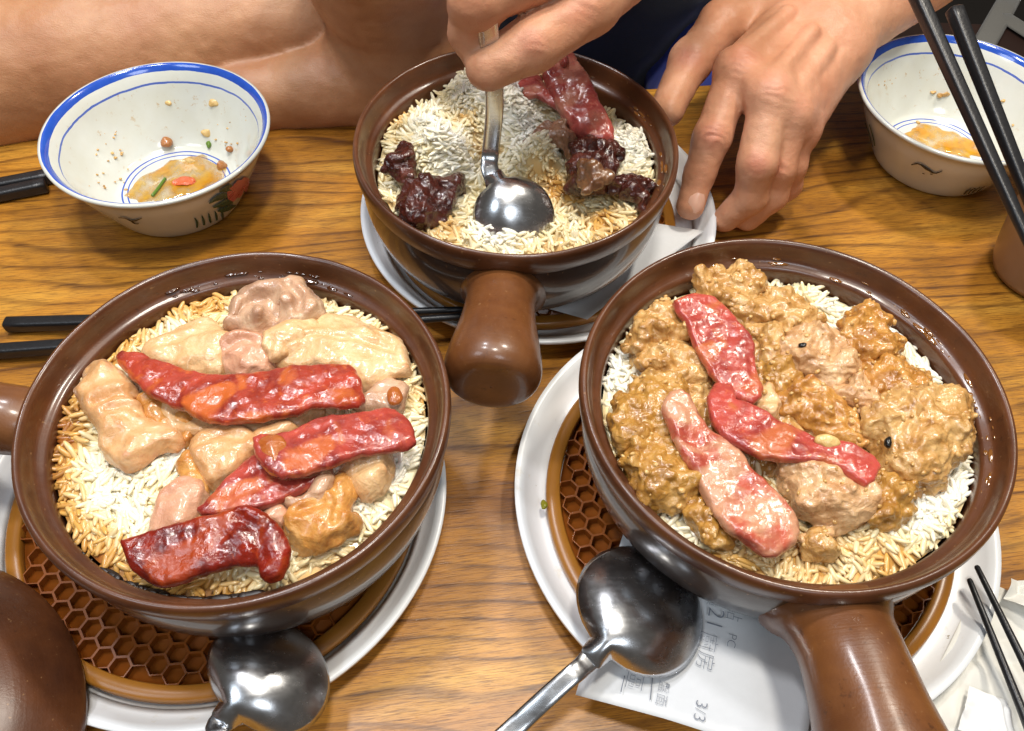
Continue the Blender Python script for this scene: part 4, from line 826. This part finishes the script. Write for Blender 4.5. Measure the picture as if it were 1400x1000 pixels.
SK([(640, 900), (690, 870), (740, 880), (742, 920), (680, 938), (650, 925)], SA, 'small tan meat ball in the front rice', 417, .006, .003, lumps=2, nod=.0005)
SK([(630, 890), (735, 828), (725, 860), (650, 905)], SP, 'thin tan meat sliver behind the small meat ball', 418, .003, .005, lumps=0, bulge=.001)
SK([(480, 440), (540, 400), (575, 470), (520, 485)], CHW, 'cream bone end between the upper and middle red slices', 419, .005, .006, lumps=1, nod=.0004)
SK([(960, 660), (1060, 650), (1095, 690), (1040, 725), (960, 712)], SA, 'crumbly meat bits below the biggest chunk', 420, .005, .003)
# garlic and sauce crumbs clinging to the chunks
def minced():
    r_ = np.random.default_rng(77); dg = bpy.context.evaluated_depsgraph_get(); parts = []; Vs = []; 
    for o in COL.objects:
        if o.name.startswith('meat_chunk'):
            n = len(o.data.vertices); co = np.zeros(n*3, np.float32); o.data.vertices.foreach_get('co', co); no = np.zeros(n*3, np.float32); o.data.vertices.foreach_get('normal', no)
            co = co.reshape(-1, 3)+np.array(o.location); no = no.reshape(-1, 3); i = np.where(no[:, 2] > .25)[0]; k = max(4, int(len(i)/220))
            for q in r_.choice(i, k, replace=False): Vs.append(co[q])
    u = 7; w_ = 8; th = np.linspace(0, np.pi, u); ph = np.linspace(0, 2*np.pi, w_, endpoint=False)
    S = np.array([[math.sin(a)*math.cos(b), math.sin(a)*math.sin(b), math.cos(a)] for a in th for b in ph]); SF = gridfaces(u, w_)
    for q in Vs:
        r = r_.uniform(.0007, .0019); a = r_.normal(0, 1, (3, 3)); a, _ = np.linalg.qr(a); s = r*np.array([1, r_.uniform(.55, .9), r_.uniform(.4, .8)])
        parts.append((q+(S*s*(1+.25*vnoise(S*1.2+q*900, 1., 2)[:, None]))@a.T, SF))
    return join(*parts)
tag(mk('minced_garlic', *minced(), m_meat('minced garlic', [(176, 118, 48), (206, 160, 90), (224, 192, 134)], scale=160, coat=.6)), 'tiny bits of garlic and sauce clinging to the brown meat', 'garlic', kind='stuff')
gR2 = 'cured meat slices on the right pot'; z = zR+.0165
CS([(230, 140), (300, 112), (380, 125), (430, 180), (480, 240), (500, 320), (520, 390), (510, 430), (470, 445), (430, 420), (370, 380), (340, 330), (300, 270), (270, 200)], O7, S6, z, CURR, 'upper red cured meat slice on the brown meat', gR2, 321, tilt=(-.04, .05))
CS([(340, 420), (370, 370), (410, 355), (435, 390), (430, 430), (490, 450), (560, 490), (640, 530), (700, 560), (790, 580), (850, 610), (885, 650), (870, 700), (830, 715), (780, 680), (720, 650), (640, 640), (560, 635), (480, 610), (400, 560), (360, 510), (345, 460)], O7, S6, z+.0015, CURR, 'curved red cured meat slice in the middle of the right pot', gR2, 322, t=.0030, tilt=(0, -.12))
CS([(190, 480), (210, 430), (270, 430), (300, 470), (350, 540), (400, 560), (450, 610), (520, 690), (590, 750), (630, 810), (635, 880), (590, 910), (540, 925), (470, 890), (400, 840), (350, 770), (310, 690), (260, 620), (220, 550)], O7, S6, z-.0015, CURF, 'pale fatty cured meat slice at the front of the right pot', gR2, 323, t=.0034, tilt=(0, .10), wav=.0024)
tag(mk('black_bean', *lump(at(1216, 605, zR+.0200), .0026, 5, .0005, (.7, 1.2, .8)), simple('black bean', (.008, .007, .006), .2)), 'black bean on the biggest meat chunk', 'bean')
tag(mk('black_bean', *lump(at(1096, 473, zR+.0165), .0019, 6, .0005, (1.1, .8, .8)), simple('black bean skin', (.008, .007, .006), .2)), 'black bean on the pale meat chunk at the top', 'bean')
tag(mk('black_bean', *lump(at(1254, 583, zR+.0200), .0018, 7, .0005, (1.4, .7, .7)), simple('black bean bit', (.008, .007, .006), .2)), 'smaller black bean at the top of the biggest chunk', 'bean')
tag(mk('garlic_bit', *lump(at(1130, 605, z+.0050), .0040, 9, .0007, (1.3, .75, .8)), YEL), 'yellow garlic bit on the curved red slice', 'garlic')

# back pot
DS = m_meat('dark sausage', [(40, 14, 10), (72, 28, 20), (100, 44, 30)], [((120, 74, 44), 70, .62, .75, .5)], fine=420, bs=.32, coat=.7, rough=.28, scale=80)
BEEF = m_meat('grey brown meat', [(112, 76, 56), (150, 110, 84), (168, 134, 106)], fine=500, fib=1.)
gB = 'dark sausage pieces in the back pot'; zB = RICEZ['B']
O5 = (480, 160); S5 = 2.917; O2 = (560, 0); S2 = 4.667
def DK(poly, mat, label, seed, t=.006, dz=.005, name='sausage_piece', cat='sausage', gg=gB, lumps=5, org=O5, sc_=S5, **kw):
    kw.setdefault('nod', .0004); kw.setdefault('fold', .0018); kw.setdefault('ff', 90); kw.setdefault('lr', (.003, .006)); kw.setdefault('warp', .0034)
    return piece(name, poly, org, sc_, zB+dz, t, mat, label, cat, gg, seed, lumps=lumps, **kw)
DK([(170, 190), (190, 140), (230, 130), (260, 170), (255, 220), (240, 280), (185, 290), (165, 240)], DS, 'dark sausage piece against the left wall of the back pot', 501)
DK([(190, 310), (250, 290), (330, 280), (430, 250), (455, 300), (400, 360), (350, 420), (280, 440), (210, 400)], DS, 'dark sausage lump left of the stirring spoon', 502, .008, lumps=7)
DK([(860, 210), (900, 170), (905, 120), (960, 110), (1010, 130), (1050, 105), (1070, 170), (1060, 220), (1000, 280), (930, 285), (870, 260)], DS, 'dark glossy sausage lump right of the spoon', 503, .008, .008, lumps=7, crease=[([(930, 170), (1000, 190), (1020, 240)], .003, .003)])
DK([(1000, 285), (1050, 255), (1120, 255), (1190, 270), (1205, 320), (1175, 365), (1140, 355), (1150, 320), (1080, 312), (1020, 305)], DS, 'thin dark sausage strip reaching to the right wall', 504, .005, .006)
DK([(900, 240), (930, 200), (980, 200), (1010, 240), (990, 275), (930, 275)], m_meat('fatty sausage rind', [(96, 58, 36), (140, 100, 66)], coat=1., rough=.2), 'brown fatty rind curled on the dark sausage lump', 507, .003, .017, 'sausage_rind', 'sausage', None, lumps=2)
DK([(700, 90), (760, 50), (830, 20), (870, 60), (900, 130), (880, 175), (830, 125), (760, 118), (690, 115)], BEEF, 'grey brown rolled meat behind the dark sausage lump', 505, .006, .009, 'meat_roll', 'meat', None, lumps=0, nod=.0004, crease=[([(740, 80), (830, 50), (870, 110)], .002, .002)])
gBm = 'pink cured meat slices in the back pot'
CS([(690, 570), (700, 510), (750, 490), (830, 500), (870, 560), (945, 640), (970, 700), (880, 670), (800, 630), (730, 635)], O2, S2, zB+.015, CURP, 'pink cured meat slice lying behind the upright one', gBm, 331)
CS([(840, 510), (870, 440), (950, 400), (1010, 408), (1080, 470), (1140, 540), (1200, 640), (1260, 720), (1312, 800), (1310, 850), (1150, 860), (1060, 800), (960, 690), (900, 610)], O2, S2, zB+.019, CURP, 'thick pink cured meat slice standing out of the back pot rice', gBm, 332, t=.0040, tilt=(0, .22))
CS([(945, 365), (985, 338), (1010, 370), (1008, 425), (965, 420)], O2, S2, zB+.030, CURP, 'tiny red nub at the far end of the thick pink slice', None, 333, t=.0020)
DK([(770, 480), (800, 430), (860, 405), (895, 425), (850, 470), (830, 510)], CHW, 'pale meat scrap behind the pink slice', 506, .004, .014, 'meat_scrap', 'meat', None, org=O2, sc_=S2, lumps=2)
# loose clump of yellow rice on the pink slice and fatty bits on the wall come with the rice

# ------------------------------------------------------------------ people
SKIN1 = m_skin('tan skin', (166, 115, 78), (194, 146, 106), (176, 106, 76)); SKIN2 = m_skin('warm skin', (196, 138, 102), (216, 164, 130), (204, 116, 96))
NAIL = simple('finger nail', lin(226, 178, 154), .22, Subsurface__Weight=.2, Subsurface__Radius=(.004, .002, .001))
def body(name, groups, lo, hi, h, par, mat, kk=.012, disp=.0006, knuckles=()):
    """groups: list of (k, [(a, b, ra, rb), ...]); each group is blended inside with k, the groups with kk"""
    def fn(P):
        d = None
        for k, pr, kout in groups:
            e = None
            for a, b, ra, rb in pr:
                q = rcone(P, a, b, ra, rb); e = q if e is None else smin(e, q, k)
            d = e if d is None else smin(d, e, kout)
        return d
    V, F = mesh_sdf(fn, lo, hi, h); N = vnormals(V, F)
    V = V+N*(disp*vnoise(V, 70, 3)+disp*.5*vnoise(V, 180, 4)+disp*.22*vnoise(V, 520, 5))[:, None]
    fl = np.clip(.35+.5*vnoise(V, 30, 8), 0, 1)*.5
    for c, r in knuckles:
        e = np.exp(-((V-c)**2).sum(1)/r**2); fl = np.maximum(fl, e*.95)
        V = V+N*(e*.00058*np.sin(((V-c)@KD)*2*np.pi/.0040+5*vnoise(V, 140, 12))*np.clip(.5+vnoise(V, 110, 13), 0, 1))[:, None]
    return mk(name, V, F, mat, par, attr={'flush': np.clip(fl, 0, 1)})
KD = np.array([.25, .85, .3]); KD /= np.linalg.norm(KD)
A_ = lambda px, py, z: at(px, py, z)
def chain(pts):
    P = [A_(*p[:3]) for p in pts]; return [(P[i], P[i+1], pts[i][3], pts[i+1][3]) for i in range(len(P)-1)]
def nail(tip, dip, up, r, par, L=.0105):
    d = tip-dip; d /= np.linalg.norm(d); n = up-d*(up@d); n /= np.linalg.norm(n); s = np.cross(d, n)
    u = np.linspace(-1, 1, 11); V = []
    for i in u:
        for j in np.linspace(-1, 1, 11):
            a = j*.95; ww = .80*r*(1-.25*max(0, -i)**3-.30*max(0, i)**4)
            V.append(tip-d*.0025+d*i*L/2*(1-.16*j*j*(1 if i > 0 else .6))+s*math.sin(a)*ww*1.05+n*(r*1.00*math.cos(a)*1.0+.0002-.0012*max(0, i)**2))
    V = np.array(V); F = gridfaces(11, 11, False); k = len(V); V2 = np.r_[V, V-n*.0012]
    return mk('nail', V2, F+[tuple(x+k for x in f[::-1]) for f in F], NAIL, par)
# person across the table, right: both hands
pr_ = empty('person', (.12, .86, -.30), 'person in black shirt stirring with a spoon and steadying the back pot', 'person')
Wp = A_(1118, 42, .078)
mcp = [(1008, 98, .088, .0142), (1052, 132, .088, .0138), (1080, 156, .078, .0126), (1096, 178, .064, .0108)]
M = [A_(*q[:3]) for q in mcp]
wr = [A_(1092, 20, .082), A_(1118, 42, .082), A_(1138, 62, .076), A_(1148, 74, .070)]
palm = [(wr[i], M[i], .0185, mcp[i][3]) for i in range(4)]+[(M[0], M[1], .0125, .0125), (M[1], M[2], .012, .011), (M[2], M[3], .011, .0098), (A_(1060, 70, .070), A_(1060, 120, .068), .016, .014)]
fin = [chain([(1008, 98, .088, .0132), (974, 186, .064, .0124), (957, 238, .042, .0106), (944, 282, .026, .0090)]),
       chain([(1052, 132, .088, .0132), (1036, 224, .060, .0126), (1026, 268, .036, .0110), (992, 300, .014, .0092)]),
       chain([(1080, 156, .078, .0120), (1064, 230, .050, .0114), (1056, 268, .030, .0100), (1022, 300, .012, .0084)]),
       chain([(1096, 178, .064, .0104), (1082, 226, .044, .0098), (1078, 254, .026, .0088), (1056, 274, .012, .0076)])]
thumb = chain([(1078, 8, .074, .0195), (988, 34, .078, .0160), (944, 84, .074, .0138), (912, 150, .066, .0112)])
ten = [(wr[i]+(M[i]-wr[i])*.30+np.array([0, -.004, .0165]), M[i]+np.array([0, .004, .0105]), .0024, .0032) for i in range(4)]
vein = [(A_(1105, 60, .102), A_(1065, 95, .1035), .0013, .0013), (A_(1130, 70, .098), A_(1096, 130, .0895), .0013, .0013), (A_(1040, 30, .100), A_(1062, 80, .1035), .0012, .0012)]
el = np.array([.44, .80, .10]); sh = np.array([.34, .90, .40])
fore = [(Wp, el, .0265, .042), (A_(1140, 52, .078), el+[.02, -.01, 0], .022, .034), (A_(1100, 24, .080), el+[-.02, .01, 0], .020, .034), (el, sh, .045, .055), (A_(1152, 66, .080), A_(1156, 68, .080), .0135, .0130)]
kn = [(M[0]+[0, -.004, .010], .011), (M[1]+[0, -.004, .010], .010), (M[2]+[0, -.004, .009], .009), (A_(974, 184, .074), .011), (A_(1036, 224, .070), .009), (A_(1064, 230, .060), .008), (A_(942, 80, .084), .010)]
groups = [(.010, palm, .01), (.012, fore, .016)]+[(.004, f, .0045) for f in fin]+[(.008, thumb, .010), (.001, ten, .0060), (.001, ten, .0060)]
# stirring hand
Tt = A_(660, 106, .158)
th2 = chain([(890, -80, .185, .020), (806, 6, .176, .0158), (730, 60, .168, .0140), (668, 92, .160, .0122)])
ix2 = chain([(810, -70, .200, .0155), (652, -2, .192, .0142), (644, 44, .172, .0112), (660, 88, .158, .0088)])
ix3 = chain([(850, -50, .195, .0150), (770, -10, .186, .0140), (710, 12, .180, .0120), (664, 20, .176, .0105)])
md2 = chain([(820, -100, .195, .0140), (650, -50, .180, .0125), (640, -10, .160, .0110), (664, 26, .150, .0090)])
rg2 = chain([(860, -110, .185, .013), (700, -80, .165, .011), (690, -40, .145, .010), (720, -20, .14, .0085)])
w2 = A_(960, -170, .20); el2 = np.array([.06, .74, .26]); sh2 = np.array([-.06, .90, .42])
pm2 = [(w2, A_(800, -60, .198), .021, .0140), (w2, A_(815, -90, .192), .021, .0140), (w2, A_(860, -110, .183), .021, .013), (w2, A_(880, -75, .185), .021, .019), (A_(800, -60, .195), A_(860, -110, .182), .012, .012)]
fo2 = [(w2, el2, .026, .040), (el2, sh2, .044, .055)]
kn2 = [(A_(728, 58, .180), .010), (A_(800, 8, .190), .012)]
def crop(groups, lo, hi, h, name, kn_):
    return body(name, groups, lo, hi, h, pr_, SKIN2, knuckles=kn_)
crop([(.010, pm2, .01), (.012, fo2, .014), (.005, th2, .006), (.005, ix2, .002), (.005, md2, .002), (.004, rg2, .003)], (-.14, .28, .10), (.16, .98, .50), .0015, 'stirring_arm', kn2)
crop(groups, (.06, .40, .0), (.52, .97, .47), .0015, 'steadying_arm', kn)
nail(A_(944, 281, .026), A_(957, 238, .042), np.array([.30, -.50, .75]), .0102, pr_, .0135)
BLACK = m_cloth('black shirt', (26, 26, 30)); BLUE = m_cloth('blue trousers', (28, 54, 160)); GREY = m_cloth('light grey shirt', (176, 176, 178))
def blobmesh(name, ell_, caps, lo, hi, h, mat, par, k=.04):
    def fn(P):
        d = None
        for c, r in ell_:
            e = ellip(P, np.array(c), r, np.eye(3)); d = e if d is None else smin(d, e, k)
        for a, b, ra, rb in caps:
            e = rcone(P, a, b, ra, rb); d = e if d is None else smin(d, e, k)
        return d
    V, F = mesh_sdf(fn, lo, hi, h, .012, 14, 5); return mk(name, V, F, mat, par)
blobmesh('shirt', [((.07, .88, .14), (.155, .135, .40))], [(sh, el+(sh-el)*.55, .075, .062), (sh2, el2+(sh2-el2)*.55, .075, .062)], (-.25, .68, -.34), (.55, 1.08, .55), .010, BLACK, pr_)
blobmesh('trousers', [], [((.23, .92, -.12), (.24, .52, -.14), .10, .085), ((.02, .92, -.22), (-.02, .50, -.16), .085, .075)], (-.16, .38, -.36), (.42, 1.06, .04), .010, BLUE, pr_)
# person across the table, left: folded bare forearms
pl_ = empty('person', (-.36, .80, -.30), 'person with bare arms folded on the table edge behind the left bowl', 'person')
aA = [(A_(-160, 132, .022), A_(120, 80, .026), .056, .058), (A_(120, 80, .026), A_(470, 18, .040), .058, .043), (A_(470, 18, .040), A_(560, 5, .04), .038, .026)]
uB = [(A_(500, -190, .20), A_(524, -60, .11), .058, .054), (A_(524, -60, .11), A_(556, 66, .030), .054, .049), (A_(556, 66, .030), A_(560, 98, .022), .049, .044)]
fB = [(A_(558, 104, .022), A_(330, 137, .008), .038, .027), (A_(330, 137, .008), A_(230, 142, .005), .027, .024)]
shL = A_(-160, 140, .055)
body('folded_arms', [(.01, aA, .001), (.02, uB+fB, .0015)], (-.60, .44, -.08), (.02, .95, .30), .0026, pl_, SKIN1, disp=.0007)
blobmesh('shirt', [((-.38, .90, .10), (.20, .145, .40))], [], (-.66, .70, -.36), (-.10, 1.05, .55), .010, GREY, pl_)
